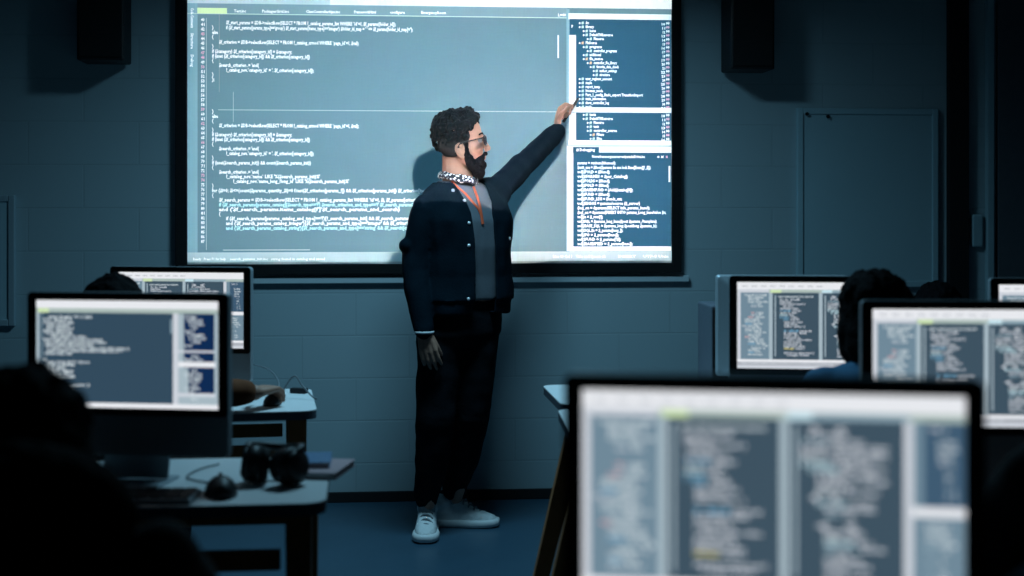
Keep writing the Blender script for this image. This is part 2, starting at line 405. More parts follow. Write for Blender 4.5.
for y0, y1, s in ((8, 28, 'Code Comments'), (33, 49, 'Structure'), (54.5, 67, 'Debug')):
    vs_, fs_, wd = glyphs(s); x, z = sp(192.0, y0); k = (sp(192, y0)[1] - sp(192, y1)[1]) / wd; bb = len(txt.v)
    for p in vs_: txt.v.append((x + (p.y - 0.3) * 4.0 / 213, YT, z - p.x * k))
    for f in fs_: txt.f.append(tuple(i + bb for i in f)); txt.m.append(C['text'])
L1 = "$f_start_params = $DB->selectRow(SELECT * FROM ?_catalog_params_list WHERE `id`=?, $f_params[folder_id]);"
L2 = "if ($f_start_params[params_type]=='group') $f_start_params[items_type]=='integer') $folder_id_map = ' ' => $f_params[folder_id_map]='');"
L3 = "$f_criterion = $DB->selectRow(SELECT * FROM ?_catalog_crmod WHERE `page_id`=?, $val);"
L4 = "if ($category) $f_criterion[category_id] = $category;"
L5 = "if (isset ($f_criterion[category_id]) && $f_criterion[category_id])"
L6 = "$search_criterion .= 'and("; L7 = "?_catalog_nov.`category_id` = '. $f_criterion[category_id]);"
code = [(226, 22.5, 396, L1), (226, 27.6, 413, L2), (212, 27.6, 213.5, '}'), (212, 32.3, 218, 'else'), (212, 36.8, 213.5, '{'), (219, 42, 359, L3),
        (212, 46.3, 213.5, '}'), (212, 51.3, 292, L4), (212, 56.1, 310, L5), (212, 60.4, 213.5, '{'), (219, 65.1, 259, L6), (226, 70, 314, L7), (212, 74.6, 213.5, '}'), (212, 79.5, 214.5, '};'),
        (212, 111.5, 213.5, '}'), (212, 116.3, 218, 'else'), (212, 120.8, 213.5, '{'), (219, 125.5, 359, L3), (212, 130, 213.5, '}'), (212, 134.6, 292, L4), (212, 139.4, 310, L5),
        (212, 144, 213.5, '{'), (219, 148.6, 259, L6), (226, 153.4, 314, L7), (212, 158, 213.5, '}'), (212, 162.8, 311, "if (isset($search_params_init)) && count($search_params_init))"), (212, 167.3, 213.5, '{'),
        (219, 172, 259, L6), (226, 176.6, 320, "?_catalog_nov.`name` LIKE '%($search_params_init)%'"), (233, 181.3, 349, "?_catalog_nov.`name_long_?long_id` LIKE '%($search_params_init)%'"), (212, 185.8, 213.5, '}'),
        (212, 190.6, 430, "for ($i=0; $i<=(count($params_quantity_$i)=0 f.test($f_criterion[params_?]) && $f_criterion[params_init]) $f_criterion[items]"), (212, 195.3, 213.5, '{'),
        (219, 200, 440, "$f_search_params = $DB->selectRow(SELECT * FROM ?_catalog_params_list WHERE `id`=?, $i, $f_params[criterion_id], $type);"),
        (219, 204.8, 425, "if ($f_search_params[params_catalog][$search_type=='f'] $search_criterion_and_type=='f' $f_search_params[items])"),
        (219, 209.5, 400, "and ('$f_search_params.items_catalog[f']'$f_search_params_and_search)"), (219, 214, 220.5, '{'),
        (226, 218.6, 425, "if ($f_search_params[params_catalog_and_type]=='f')[?_search_params_init] && $f_search_params_catalog)"),
        (226, 223.4, 430, "and ('$f_search_params_catalog_integer')[$f_search_params_and_type]=='integer' && $f_criterion[catalog])"),
        (226, 228.2, 420, "and ('$f_search_params_catalog_string')[$f_search_params_and_type]=='string' && $f_search[catalog])")]
for x0, y, x1, s in code: ln(x0, y, x1, s, 'cyan' if y > 199 and s[0] in '$ai' and int(y) % 3 == 0 else 'text')
n = 0; y = 19.8
while y < 243:
    ln(201, y, 204.6, '%d' % (40 + n), 'pink' if n in (3, 7, 8, 10, 19, 22, 26, 33, 34) else 'text', 4.2); n += 1; y += 4.72
ln(193, 259.2, 226, 'Ready   Press F1 for help', 'text', 3.6); ln(230, 259.2, 268, 'search_params_init.inc', 'text', 3.6); ln(271, 259.2, 325, 'string found in catalog and saved', 'text', 3.6)
ln(553, 256.5, 572, 'Line 40 Col 1', size=3.6); ln(576, 256.5, 606, 'Tabs and Spaces ok', size=3.6); ln(618, 256.5, 636, 'INSERT', size=3.6); ln(643, 256.5, 669, 'UTF-8 Unix', size=3.6)
TREE = [(583, 'doc'), (583, 'library'), (587, 'icons'), (587, 'DefaultTMResource'), (591, 'Filesource'), (583, 'FileSource'), (587, 'programs'), (591, 'controller_programs'), (587, 'additional'),
        (587, 'file_source'), (591, 'controller_file_library'), (594, 'favorite_data_check'), (597, 'author_settings'), (597, 'structure'), (583, 'user_register_account'), (583, 'maple'), (583, 'report_temp'),
        (583, 'browser_mode'), (583, 'Part_1_config_Basic_export TransitionImport'), (583, 'main_information'), (583, 'show_controller_log'), (583, 'mole')]
TW = [587, 594, 596, 613, 604, 597, 602, 617, 601, 603, 617, 619, 617, 610, 612, 592, 600, 603, 643, 606, 609, 592]
def tree(rows, widths, y0, step):
    for k, ((x, s), xw) in enumerate(zip(rows, widths)):
        y = y0 + step * k
        ln(x - 4.3, y, x - 2.2, 'o', size=4); ln(x - 1.4, y, x + 1.0, '#', 'orange' if k in (5, 9, 10) else 'mint', 3.8); ln(x + 2.6, y, max(xw, x + 6), s, size=4.0)
        ln(661 + (k % 3) * 0.6, y + 1.6, 665.2, '%d' % (10 + k), size=3.6); ln(666, y + 0.6, 669.6, '00', 'pink' if k % 2 else 'text', 3.8)
tree(TREE, TW, 22.8, 4.0)
tree([(587, 'tests'), (587, 'DefaultTMResource'), (591, 'Filesource'), (591, 'tests'), (591, 'controller_source'), (594, 'Filters'), (594, 'Site')], [596, 613, 604, 599, 617, 604, 602], 114.6, 4.0)
ln(571.4, 26.5, 573.4, 'P', size=4); ln(576.5, 149.8, 595, '# Debugging', size=4)
ln(592, 156.6, 645, 'Noverbenenergenerserver/parade/Drive.inc', size=3.8); ln(657, 156.6, 664, 'o x', size=4); ln(666, 156.6, 668, 'x', 'pink', 4)
DB = [(616, 'params = runitem(ItItemesI);'), (651, '$unit_use = $Bon($params Ba use lock Base[Enum][?_$]);'), (610, 'vol[$FOLD = $Blend];'), (628, 'vol[$FARMES = $par_Catalog];'), (610, 'vol[$FOLDS = $Blend];'), (609, 'vol[$FOLD = $Blue];'),
      (633, 'vol[$BASEDIFUND = $Add($catalog[0]);'), (610, 'vol[$FUND = $Blend];'), (622, 'vol[$FUND_LEG = $lends_cat;'), (640, 'vol[$BIGOS = params/source ($_server)'), (650, '$sql_on = &params(SELECT info_params_base?);'),
      (666, '$sql_on = &params(INSERT INTO params_Long_base/value (in;'), (603, 'vol[$n = $_row[?];'), (657, 'vol[$SQL = $params_long_base($post $params_/?template);'), (657, 'vol[$BASE_SQL = $params_long $post/long $params_b);'),
      (623, 'vol[$SQL.$n = $_params[long_]);'), (619, 'vol[$FO = $_params[base]);'), (621, 'vol[$FUND = $_params[?$];'), (633, 'vol[$BASESPEED = $_params[base]);')]
for k, (x1, s) in enumerate(DB): ln(577.5, 163.0 + 4.5 * k, x1, s, size=4.2)
pic.build('projected_picture', PM, scr); txt.build('projected_writing', PM, scr)

# ------------------------------------------------------------------ desktop computers
EM = {}
def emi(n, c, s=1.0): EM[n] = len(EM); return glow('lit_' + n, c, s)
EMS = [emi('white', (0.80, 0.82, 0.86)), emi('slate', (0.048, 0.085, 0.120)), emi('sidebar', (0.16, 0.25, 0.32)), emi('navy', (0.005, 0.024, 0.085)), emi('divider', (0.38, 0.48, 0.54)),
       emi('green', (0.60, 0.76, 0.44)), emi('cyan', (0.55, 0.76, 0.84)), emi('text', (0.62, 0.70, 0.74)), emi('blue', (0.20, 0.45, 0.66)), emi('yellow', (0.75, 0.66, 0.20)), emi('rose', (0.70, 0.42, 0.42)),
       emi('dim', (0.28, 0.40, 0.47)), emi('status', (0.42, 0.45, 0.50)), emi('tabs', (0.40, 0.50, 0.47)), emi('ink', (0.033, 0.070, 0.110)), emi('dusk', (0.05, 0.105, 0.17)), emi('pale', (0.60, 0.64, 0.70))]
CW, CH, BW, BH = 0.439, 0.247, 0.485, 0.375     # screen and body, metres
BASE = 0.070                                      # bottom of the body above the desk
SZ1 = BASE + BH - 0.018; SZ0 = SZ1 - CH
def uv(u, v): return (-CW / 2 + u * CW, SZ1 - v * CH)
YS = -0.0262
def sheet_rect(s, u0, v0, u1, v1, m, lay):
    a, b = uv(u0, v1); c, d = uv(u1, v0); s.rect(a, b, c, d, YS - 0.0002 * lay, EM[m])
WORDS = ['return', 'params', '$row', 'catalog', 'select', 'list', 'value', 'class', 'begin', 'index', '=', '(', ');', 'item', 'load', 'type', '{', '}', 'null', 'map', 'echo', 'array', '$id', '=>']
def code_line(rng, n): return ' '.join(rng.choice(WORDS) for _ in range(n))
def block(s, rng, u0, u1, v0, v1, step, size, main='text', extra=(), dens=1.0, fill=(0.35, 1.0)):
    v = v0; ind = 0.0
    while v < v1:
        if rng.random() < dens:
            ind = min(max(ind + rng.choice((-0.02, 0, 0, 0, 0.02)), 0), 0.06)
            x0 = u0 + ind; L = (u1 - x0) * rng.uniform(*fill)
            if extra and rng.random() < 0.45:
                c = rng.choice(extra); q = rng.uniform(0.25, 0.6)
                a, z = uv(x0, v); b, _ = uv(x0 + L * q, v); s.text(code_line(rng, max(2, int(L * q * 26))), a, b, z, size, YS - 0.002, EM[c])
                a, z = uv(x0 + L * q + 0.01, v); b, _ = uv(x0 + L, v); s.text(code_line(rng, max(2, int(L * (1 - q) * 26))), a, b, z, size, YS - 0.002, EM[main])
            else:
                a, z = uv(x0, v); b, _ = uv(x0 + L, v); s.text(code_line(rng, max(2, int(L * 26))), a, b, z, size, YS - 0.002, EM[main])
        v += step
def ui_columns():
    p, t = Sheet(), Sheet(); rng = random.Random(11)
    q = lambda *a: sheet_rect(p, *a)
    q(0, 0, 1, 1, 'slate', 0); q(0, 0, 1, 0.085, 'white', 1); q(0, 0.085, 1, 0.12, 'tabs', 1); q(0, 0.085, 0.205, 0.12, 'pale', 2)
    q(0.215, 0.088, 0.285, 0.123, 'green', 2); q(0.545, 0.088, 0.61, 0.123, 'cyan', 2); q(0.61, 0.09, 0.86, 0.12, 'dim', 2)
    q(0, 0.12, 0.022, 0.895, 'pale', 1); q(0.022, 0.12, 0.205, 0.895, 'sidebar', 1); q(0.205, 0.12, 0.228, 0.895, 'divider', 1); q(0.242, 0.15, 0.249, 0.86, 'divider', 1)
    q(0.525, 0.12, 0.548, 0.895, 'divider', 1); q(0.562, 0.15, 0.569, 0.86, 'divider', 1)
    q(0.845, 0.12, 0.868, 0.895, 'pale', 1); q(0.868, 0.12, 1, 0.895, 'dusk', 1); q(0.868, 0.12, 0.895, 0.895, 'sidebar', 2)
    q(0.868, 0.515, 1, 0.56, 'white', 3); q(0.868, 0.56, 1, 0.895, 'sidebar', 2)
    q(0, 0.895, 1, 0.925, 'white', 1); q(0, 0.925, 1, 0.965, 'status', 1); q(0, 0.965, 1, 1.0, 'pale', 1)
    block(t, rng, 0.03, 0.205, 0.15, 0.87, 0.0255, 0.0068, 'text', ('pale', 'dim', 'rose', 'blue'), 0.9, (0.55, 0.95))
    a, z = uv(0.265, 0.165); b, _ = uv(0.49, 0.165); t.text('select catalog params from value list', a, b, z, 0.0068, YS - 0.002, EM['text'])
    block(t, rng, 0.275, 0.50, 0.20, 0.43, 0.0255, 0.0068, 'pale', ('blue', 'blue', 'cyan', 'yellow', 'rose', 'text'), 0.95, (0.3, 0.75))
    block(t, rng, 0.30, 0.51, 0.46, 0.86, 0.0255, 0.0070, 'pale', ('blue', 'text', 'yellow', 'rose'), 0.85, (0.4, 0.95))
    block(t, rng, 0.58, 0.83, 0.165, 0.87, 0.0265, 0.0070, 'pale', ('text', 'dim', 'cyan'), 0.9, (0.3, 0.95))
    block(t, rng, 0.91, 0.99, 0.15, 0.50, 0.032, 0.0068, 'text', ('dim', 'pale'), 0.8, (0.4, 0.95)); block(t, rng, 0.90, 0.99, 0.60, 0.86, 0.028, 0.0068, 'text', ('dim',), 0.8, (0.4, 0.95))
    for k in range(9): a, z = uv(0.03 + k * 0.06, 0.045); t.text(rng.choice(WORDS[:9]), a, a + 0.017, z, 0.006, YS - 0.002, EM['status'])
    block(t, rng, 0.03, 0.9, 0.94, 0.95, 0.02, 0.006, 'pale', (), 1, (0.6, 0.7))
    return p, t
def ui_editor():
    p, t = Sheet(), Sheet(); rng = random.Random(5)
    q = lambda *a: sheet_rect(p, *a)
    q(0, 0, 1, 1, 'ink', 0); q(0, 0, 1, 0.075, 'white', 1); q(0, 0.075, 1, 0.115, 'tabs', 1); q(0.01, 0.078, 0.07, 0.118, 'green', 2)
    q(0, 0.115, 0.018, 0.955, 'divider', 1); q(0.03, 0.12, 0.034, 0.95, 'dim', 1)
    q(0.742, 0.17, 0.75, 0.30, 'dim', 1); q(0.755, 0.115, 0.785, 0.955, 'pale', 1); q(0.785, 0.12, 0.98, 0.955, 'navy', 1); q(0.785, 0.12, 0.815, 0.955, 'divider', 2)
    q(0.98, 0.12, 1, 0.955, 'divider', 1); q(0.785, 0.455, 0.98, 0.475, 'pale', 3); q(0.785, 0.56, 0.985, 0.61, 'white', 3); q(0.785, 0.85, 0.985, 0.885, 'pale', 3)
    q(0, 0.955, 1, 1, 'white', 1); q(0.785, 0.62, 0.84, 0.85, 'divider', 3); q(0.785, 0.885, 0.985, 0.955, 'divider', 2)
    v = 0.155
    rows = [(0.05, 0.24), (0.02, 0.16), (0.02, 0.17), (0.04, 0.13), (0.04, 0.15), (0.02, 0.16), (0.04, 0.14), (0.06, 0.20), (0.02, 0.33), (0.03, 0.34), (0.03, 0.27), (0.04, 0.46), (0.04, 0.42), (0.03, 0.15), None, (0.02, 0.02), (0.04, 0.24), (0.02, 0.18), (0.02, 0.12),
            (0.04, 0.15), (0.06, 0.12), (0.05, 0.15), (0.02, 0.02), None, (0.04, 0.24), (0.02, 0.18), (0.04, 0.15), (0.06, 0.14), (0.05, 0.15), (0.08, 0.14)]
    for r_ in rows:
        if r_:
            a, z = uv(0.02 + r_[0], v); b, _ = uv(0.02 + r_[0] + r_[1], v)
            t.text(code_line(rng, max(1, int(r_[1] * 22))), a, b, z, 0.0085, YS - 0.002, EM['text'])
        v += 0.0265
    for k in range(24):
        v = 0.145 + k * 0.033
        if 0.44 < v < 0.48 or 0.55 < v < 0.62 or v > 0.94: continue
        u0 = 0.82 + 0.012 * (k % 4); a, z = uv(u0, v); b, _ = uv(min(u0 + rng.uniform(0.03, 0.10), 0.97), v)
        t.text(code_line(rng, 2), a, b, z, 0.0085, YS - 0.002, EM['text'])
    return p, t
def make_computer(kind):
    root = thing('desktop_computer', '', 'computer')
    bm = NB()      # aluminium shell with chin and curved back
    o2 = rrect(0, BASE + BH / 2, BW, BH, 0.012)
    def ring(sc, y, off=0): return [(x * sc, y, (z - BASE - BH / 2) * sc + BASE + BH / 2 + off) for x, z in o2]
    loft(bm, [ring(0.995, -0.0225), ring(1.0, -0.020), ring(1.0, 0.004), ring(0.97, 0.016), ring(0.80, 0.032), ring(0.5, 0.040)])
    new_obj('housing', bm, M['alu'], root)
    bm = NB()      # black glass border around the screen
    z0, z1 = SZ0 - 0.017, BASE + BH
    o3 = rrect(0, (z0 + z1) / 2, BW - 0.001, z1 - z0, 0.010)
    loft(bm, [[(x, y, z) for x, z in o3] for y in (-0.0253, -0.0200)])
    new_obj('bezel', bm, M['gloss'], root)
    p, t = ui_columns() if kind == 'columns' else ui_editor()
    s = p.build('screen', EMS, root); t.build('screen_writing', EMS, s)
    bm = NB()      # bent metal foot
    box(bm, (0, 0.055, BASE + 0.055), (0.16, 0.006, 0.24), 0.002, rot=Matrix.Rotation(R(-14), 3, 'X'))
    box(bm, (0, -0.010, 0.0035), (0.17, 0.19, 0.007), 0.002)
    cyl(bm, (-0.06, 0.04, BASE + 0.15), (0.06, 0.04, BASE + 0.15), 0.012)
    new_obj('stand', bm, M['alu'], root)
    return root
DZ = 0.745
def put_computer(src, first, cx, wpx, yaw, label):
    o = src if first else copy_tree(src)
    D = FPX * BW * math.cos(R(yaw)) / wpx
    o.location = ((cx - 512) / FPX * D, D, DZ); o.rotation_euler = (0, 0, R(yaw)); o['label'] = label
    return o
pc_c = make_computer('columns'); pc_e = make_computer('editor')
pcs = {}
pcs['fg'] = put_computer(pc_c, True, 769.5, 405, -9, 'closest desktop computer, large and blurred, three columns of code, in front of all others')
pcs['lf'] = put_computer(pc_e, True, 131, 207, -8, 'desktop computer showing one wide code editor on the near left desk')
pcs['bl'] = put_computer(pc_c, False, 182.5, 145, -9, 'small desktop computer partly behind the near left computer, below the projection screen')
pcs['br'] = put_computer(pc_c, False, 814, 168, -6, 'desktop computer partly hidden by the head of the student in the blue shirt')
pcs['rm'] = put_computer(pc_c, False, 975.5, 228, -4, 'desktop computer at the right edge, bright white screen border, just behind the closest computer')
pcs['fr'] = put_computer(pc_c, False, 1077, 174, -4, 'desktop computer at the far right edge, only its top left screen corner visible')
b1 = copy_tree(pc_c); b1.location = (at(781.5, 300, 4.86).x, 4.86, DZ); b1.rotation_euler = (0, 0, R(176)); b1.scale = (0.92, 0.92, 0.92)
b1['label'] = 'desktop computer turned away, its grey back showing left of the blue-shirted student\'s screen'
tw = thing('computer_tower', 'dark upright computer case left of the computer turned away', 'computer case', (at(717, 300, 5.04).x, 5.06, DZ), R(4))
bm = NB(); box(bm, (0, 0, 0.152), (0.085, 0.24, 0.292), 0.006); new_obj('case', bm, M['edge'], tw)
bm = NB(); box(bm, (0, -0.1225, 0.152), (0.078, 0.006, 0.27), 0.003); fp = new_obj('front_panel', bm, M['black'], tw)
bm = NB(); cyl(bm, (0, -0.1255, 0.26), (0, -0.129, 0.26), 0.008, seg=14); new_obj('power_button', bm, M['steel'], fp)

# ------------------------------------------------------------------ desks
def make_desk(label, corner, rz, wdt, dep, left=False, splay=0.0, inset=0.06):
    """corner = front right (or front left) corner of the top"""
    root = thing('classroom_desk', label, 'desk', (corner[0], corner[1], 0), rz)
    s = 1 if left else -1
    cx = s * wdt / 2
    bm = NB(); o = rrect(cx, dep / 2, wdt, dep, 0.05, 6)
    loft(bm, [[(x, y, z) for x, y in o] for z in (DZ - 0.004, DZ)])
    new_obj('table_top', bm, M['laminate'], root)
    bm = NB(); loft(bm, [[(x, y, z) for x, y in o] for z in (DZ - 0.028, DZ - 0.0045)])
    new_obj('edge_band', bm, M['edge'], root)
    lx = (inset, wdt - 0.08); ly = (0.06, dep - 0.06)
    for i, a in enumerate(lx):
        for b in ly:
            bm = NB(); k = splay * (-s if i == 0 else s)
            p0 = Vector((s * a, b, DZ - 0.029)); p1 = Vector((s * a + k, b, 0.0))
            hw = 0.029
            loft(bm, [[(p1.x + i_ * 0.022, p1.y + j * 0.022, 0.0) for i_, j in ((-1, -1), (1, -1), (1, 1), (-1, 1))], [(p0.x + i_ * hw, p0.y + j * hw, p0.z) for i_, j in ((-1, -1), (1, -1), (1, 1), (-1, 1))]])
            new_obj('leg', bm, M['wood'], root)
    for b in ly:
        bm = NB(); box(bm, (cx, b, DZ - 0.135), (wdt - 0.20, 0.022, 0.045), 0.003); new_obj('beam', bm, M['wood'], root)
    for a in lx:
        bm = NB(); box(bm, (s * a, dep / 2, DZ - 0.135), (0.022, dep - 0.18, 0.045), 0.003); new_obj('beam', bm, M['wood'], root)
    return root
make_desk('near left desk with headphones and notebooks lying on it', (-0.405, 3.09), R(6), 1.55, 0.58)
make_desk('rear left desk by the wall with a hand and mouse on it', (-0.614, 4.48), R(10), 1.35, 0.56)
make_desk('white desk corner just left of the closest computer, by the wall', (0.162, 4.61), R(6), 1.75, 0.52, True, 0.0, 0.24)
make_desk('desk of the blue-shirted student, wooden leg showing left of the closest computer', (0.165, 3.92), R(2), 1.95, 0.60, True, 0.17)
make_desk('desk under the computer at the right edge, mostly hidden by the closest computer', (0.36, 2.78), R(-2), 1.5, 0.56, True)
make_desk('closest desk, under the large blurred computer', (-0.02, 1.34), R(-8), 1.35, 0.56, True)

# ------------------------------------------------------------------ things on the left desks
t = thing('headphones', 'black over-ear headphones lying on the near left desk', 'headphones', at(272, 482, 3.30) * 1, R(-12))
t.location.z = DZ
for sx_ in (-1, 1):
    bm = NB(); c = Vector((0.052 * sx_, -0.005 * sx_, 0.045))
    d = Vector((sx_ * 0.9, -0.35, 0.12)).normalized()
    cyl(bm, c - d * 0.020, c + d * 0.014, 0.0435, 0.042, 24); cyl(bm, c + d * 0.0141, c + d * 0.024, 0.040, 0.028, 24)
    e = new_obj('ear_cup', bm, M['black'], t, True)
    bm = NB(); cyl(bm, c - d * 0.040, c - d * 0.0205, 0.036, 0.043, 24); new_obj('ear_cushion', bm, M['blacksoft'], e, True)
bm = NB(); tube(bm, [(-0.060, -0.003, 0.075), (-0.066, 0.03, 0.083), (-0.04, 0.075, 0.075), (0, 0.09, 0.07), (0.04, 0.075, 0.075), (0.066, 0.02, 0.083), (0.060, -0.010, 0.075)], 0.0095, 10); new_obj('headband', bm, M['black'], t, True)
def notebook(name, label, c, d, rz, cover, z):
    t = thing(name, label, 'notebook', (c[0], c[1], z), rz, None)
    bm = NB(); box(bm, (0, 0, d[2] / 2), (d[0] - 0.006, d[1] - 0.006, d[2] - 0.003), 0.001); new_obj('pages', bm, M['paper'], t)
    bm = NB(); box(bm, (0, 0, 0.0008), (d[0], d[1], 0.0016), 0); box(bm, (0, 0, d[2] - 0.0008), (d[0], d[1], 0.0016), 0); new_obj('cover', bm, M[cover], t)
c = at(313, 477, 3.42)
notebook('notebook', 'pink notebook sticking out over the right end of the near left desk', (c.x + 0.012, c.y + 0.03), (0.13, 0.19, 0.016), R(-8), 'pink', DZ)
notebook('notebook', 'blue notebook with white pages on top of the pink one', (c.x - 0.015, c.y + 0.065), (0.10, 0.15, 0.013), R(5), 'bluecover', DZ + 0.0162)
def mouse(label, loc, rz, s=1.0):
    t = thing('computer_mouse', label, 'computer mouse', loc, rz)
    bm = NB(); rings = []
    for k in range(9):
        y = -0.055 + 0.11 * k / 8; q = math.sin(math.pi * (0.08 + 0.84 * k / 8)) ** 0.6
        w_, h_ = 0.031 * q, 0.040 * q * (1.05 - 0.25 * k / 8)
        rings.append([(w_ * s * math.cos(a), y * s, max(0.0, h_ * s * math.sin(a))) for a in [2 * math.pi * j / 16 for j in range(16)]])
    loft(bm, rings); new_obj('shell', bm, M['black'], t, True)
    bm = NB(); cyl(bm, (-0.004, 0.026 * s, 0.031 * s), (0.004, 0.026 * s, 0.031 * s), 0.006, seg=14); new_obj('scroll_wheel', bm, M['rubber'], t)
    return t
p = at(221, 500, 3.18); p.z = DZ
mo = mouse('black computer mouse on the near left desk in front of the headphones', p, R(14), 1.2)
bm = NB(); tube(bm, [(0, 0.064, 0.008), (-0.02, 0.12, 0.004), (-0.07, 0.20, 0.004), (-0.04, 0.30, 0.004), (0.01, 0.36, 0.004)], 0.0022); new_obj('cord', bm, M['cable'], mo)
hp = at(270, 403, 4.60); hp.z = DZ
mo2 = mouse('dark mouse under the hand on the rear left desk', hp + Vector((0.004, 0.02, 0)), R(0), 0.95)
bm = NB(); tube(bm, [(0, 0.05, 0.012), (0.005, 0.10, 0.05), (-0.02, 0.17, 0.075), (-0.06, 0.24, 0.09), (-0.11, 0.27, 0.10)], 0.0026); new_obj('cord', bm, M['cable'], mo2)
bm = NB(); tube(bm, [(0, 0, 0.004), (0.02, 0.02, 0.05), (0.045, 0.03, 0.075), (0.07, 0.02, 0.045), (0.11, -0.01, 0.010), (0.125, -0.015, 0.005)], 0.003)
o = new_obj('loose_cable', bm, M['cable'], None, True); o.location = hp + Vector((0.01, 0.14, 0)); tag(o, 'bent dark cable standing up on the rear left desk behind the hand', 'cable')
bm = NB(); box(bm, (0, 0, 0.009), (0.06, 0.028, 0.018), 0.004)
pp = at(299, 392, 4.90); o = new_obj('cable_adapter', bm, M['black'], None); o.location = (pp.x, pp.y, DZ); o.rotation_euler = (0, 0, R(-20)); tag(o, 'small black adapter near the back right corner of the rear left desk', 'adapter')
def keyboard(label, loc, rz):
    t = thing('computer_keyboard', label, 'keyboard', loc, rz)
    bm = NB(); box(bm, (0, 0, 0.006), (0.42, 0.115, 0.012), 0.004); b = new_obj('tray', bm, M['alu'], t)
    bm = NB()
    for r_ in range(5):
        for k in range(14): box(bm, (-0.19 + k * 0.0292, -0.042 + r_ * 0.021, 0.0140), (0.025, 0.017, 0.0036), 0)
    new_obj('keys', bm, M['black'], t)
    return t
keyboard('low keyboard in front of the near left computer', (-0.905, 3.125, DZ), R(1))

# ------------------------------------------------------------------ wall fittings
def wall_speaker(label, x0, x1, y1, toe):
    s0, z0 = wall_px((x0 + x1) / 2, y1, 0.24)
    t = thing('wall_speaker', label, 'speaker', wall_pt(s0, 0.13, z0), WA)
    wd = (x1 - x0) / 226.0; hh = 0.46; rot = Matrix.Rotation(toe, 3, 'Z')
    bm = NB(); box(bm, (0, 0, hh / 2), (wd, 0.20, hh), 0.008, rot=rot); new_obj('cabinet', bm, M['black'], t)
    bm = NB(); box(bm, rot @ Vector((0, -0.104, hh / 2)), (wd - 0.02, 0.007, hh - 0.03), 0.003, rot=rot); new_obj('grille', bm, M['blacksoft'], t)
    bm = NB(); box(bm, (0, 0.1085, hh / 2), (0.06, 0.042, 0.10), 0.004); new_obj('bracket', bm, M['steel'], t)
wall_speaker('black wall speaker left of the projection screen, cut by the top edge', 76.5, 123, 60, R(0))
wall_speaker('black wall speaker right of the projection screen, cut by the top edge', 730, 777, 69, R(0))
def board(name, label, cat, x0, y0, x1, y1, screws):
    a, z1 = wall_px(x0, y0, 0.02); b, z0 = wall_px(x1, y1, 0.02)
    t = thing(name, label, cat, wall_pt((a + b) / 2, 0, z0), WA)
    wd, hh = b - a, z1 - z0
    bm = NB(); box(bm, (0, -0.010, hh / 2), (wd - 0.03, 0.0195, hh - 0.03), 0); new_obj('panel', bm, M['board'], t)
    bm = NB(); f = 0.030
    for c_, d_ in (((-wd / 2 + f / 2, -0.014, hh / 2), (f, 0.028, hh)), ((wd / 2 - f / 2, -0.014, hh / 2), (f, 0.028, hh)), ((0, -0.0135, f / 2), (wd - 2 * f, 0.027, f)), ((0, -0.0135, hh - f / 2), (wd - 2 * f, 0.027, f))): box(bm, c_, d_, 0.004)
    new_obj('frame', bm, M['boardframe'] if not screws else M['board'], t)
    for px, py in screws:
        s_, z_ = wall_px(px, py, 0.03); bm = NB(); x = s_ - (a + b) / 2
        cyl(bm, (x, -0.0285, z_ - z0), (x, -0.034, z_ - z0), 0.009, seg=12); new_obj('screw', bm, M['rubber'], t)
board('wall_board', 'tall grey wall board with screws on the front wall right of the projection screen', 'board', 797, 108, 938, 287, ((807, 114), (828, 116.5)))
board('whiteboard', 'framed board on the front wall cut by the left edge of the picture', 'board', -150, 195, 15, 326, ())
s0, z0 = wall_px(978, 247, 0.03)
t = thing('wall_dispenser', 'small pale box on the front wall at far right beside the dark door', 'wall box', wall_pt(s0, 0, z0), WA)
bm = NB(); box(bm, (0, -0.016, 0.08), (0.055, 0.031, 0.16), 0.008); new_obj('case', bm, M['board'], t)

# ------------------------------------------------------------------ ceiling fittings
t = thing('projector', 'ceiling projector aimed at the projection screen', 'projector', (PROJ.x, PROJ.y, PROJ.z), WA)
bm = NB(); box(bm, (0.06, -0.20, 0.01), (0.36, 0.30, 0.12), 0.015); new_obj('body', bm, M['lampwhite'], t)
bm = NB(); cyl(bm, (0, -0.052, 0), (0, -0.015, 0), 0.045, 0.04, 24); new_obj('lens', bm, M['lens'], t, True)
bm = NB(); cyl(bm, (0.06, -0.20, 0.071), (0.06, -0.20, CEIL - PROJ.z), 0.02); new_obj('mount', bm, M['steel'], t, True)
t = thing('ceiling_lamp', 'dim rectangular ceiling lamp above the front of the classroom', 'lamp', (FILL_POS.x, FILL_POS.y, CEIL))  # unseen fixture added around the fill light
bm = NB(); box(bm, (0, 0, -0.010), (0.80, 0.54, 0.019), 0.002); new_obj('housing', bm, M['lampwhite'], t)
for sx_ in (-1, 1):
    bm = NB(); box(bm, (sx_ * 0.405, 0, -0.130), (0.010, 0.56, 0.260), 0.001); new_obj('shade_panel', bm, M['black'], t)  # added baffles shape how the fill falls off across the wall
    bm = NB(); box(bm, (0, sx_ * 0.275, -0.090), (0.80, 0.010, 0.180), 0.001); new_obj('shade_panel', bm, M['black'], t)
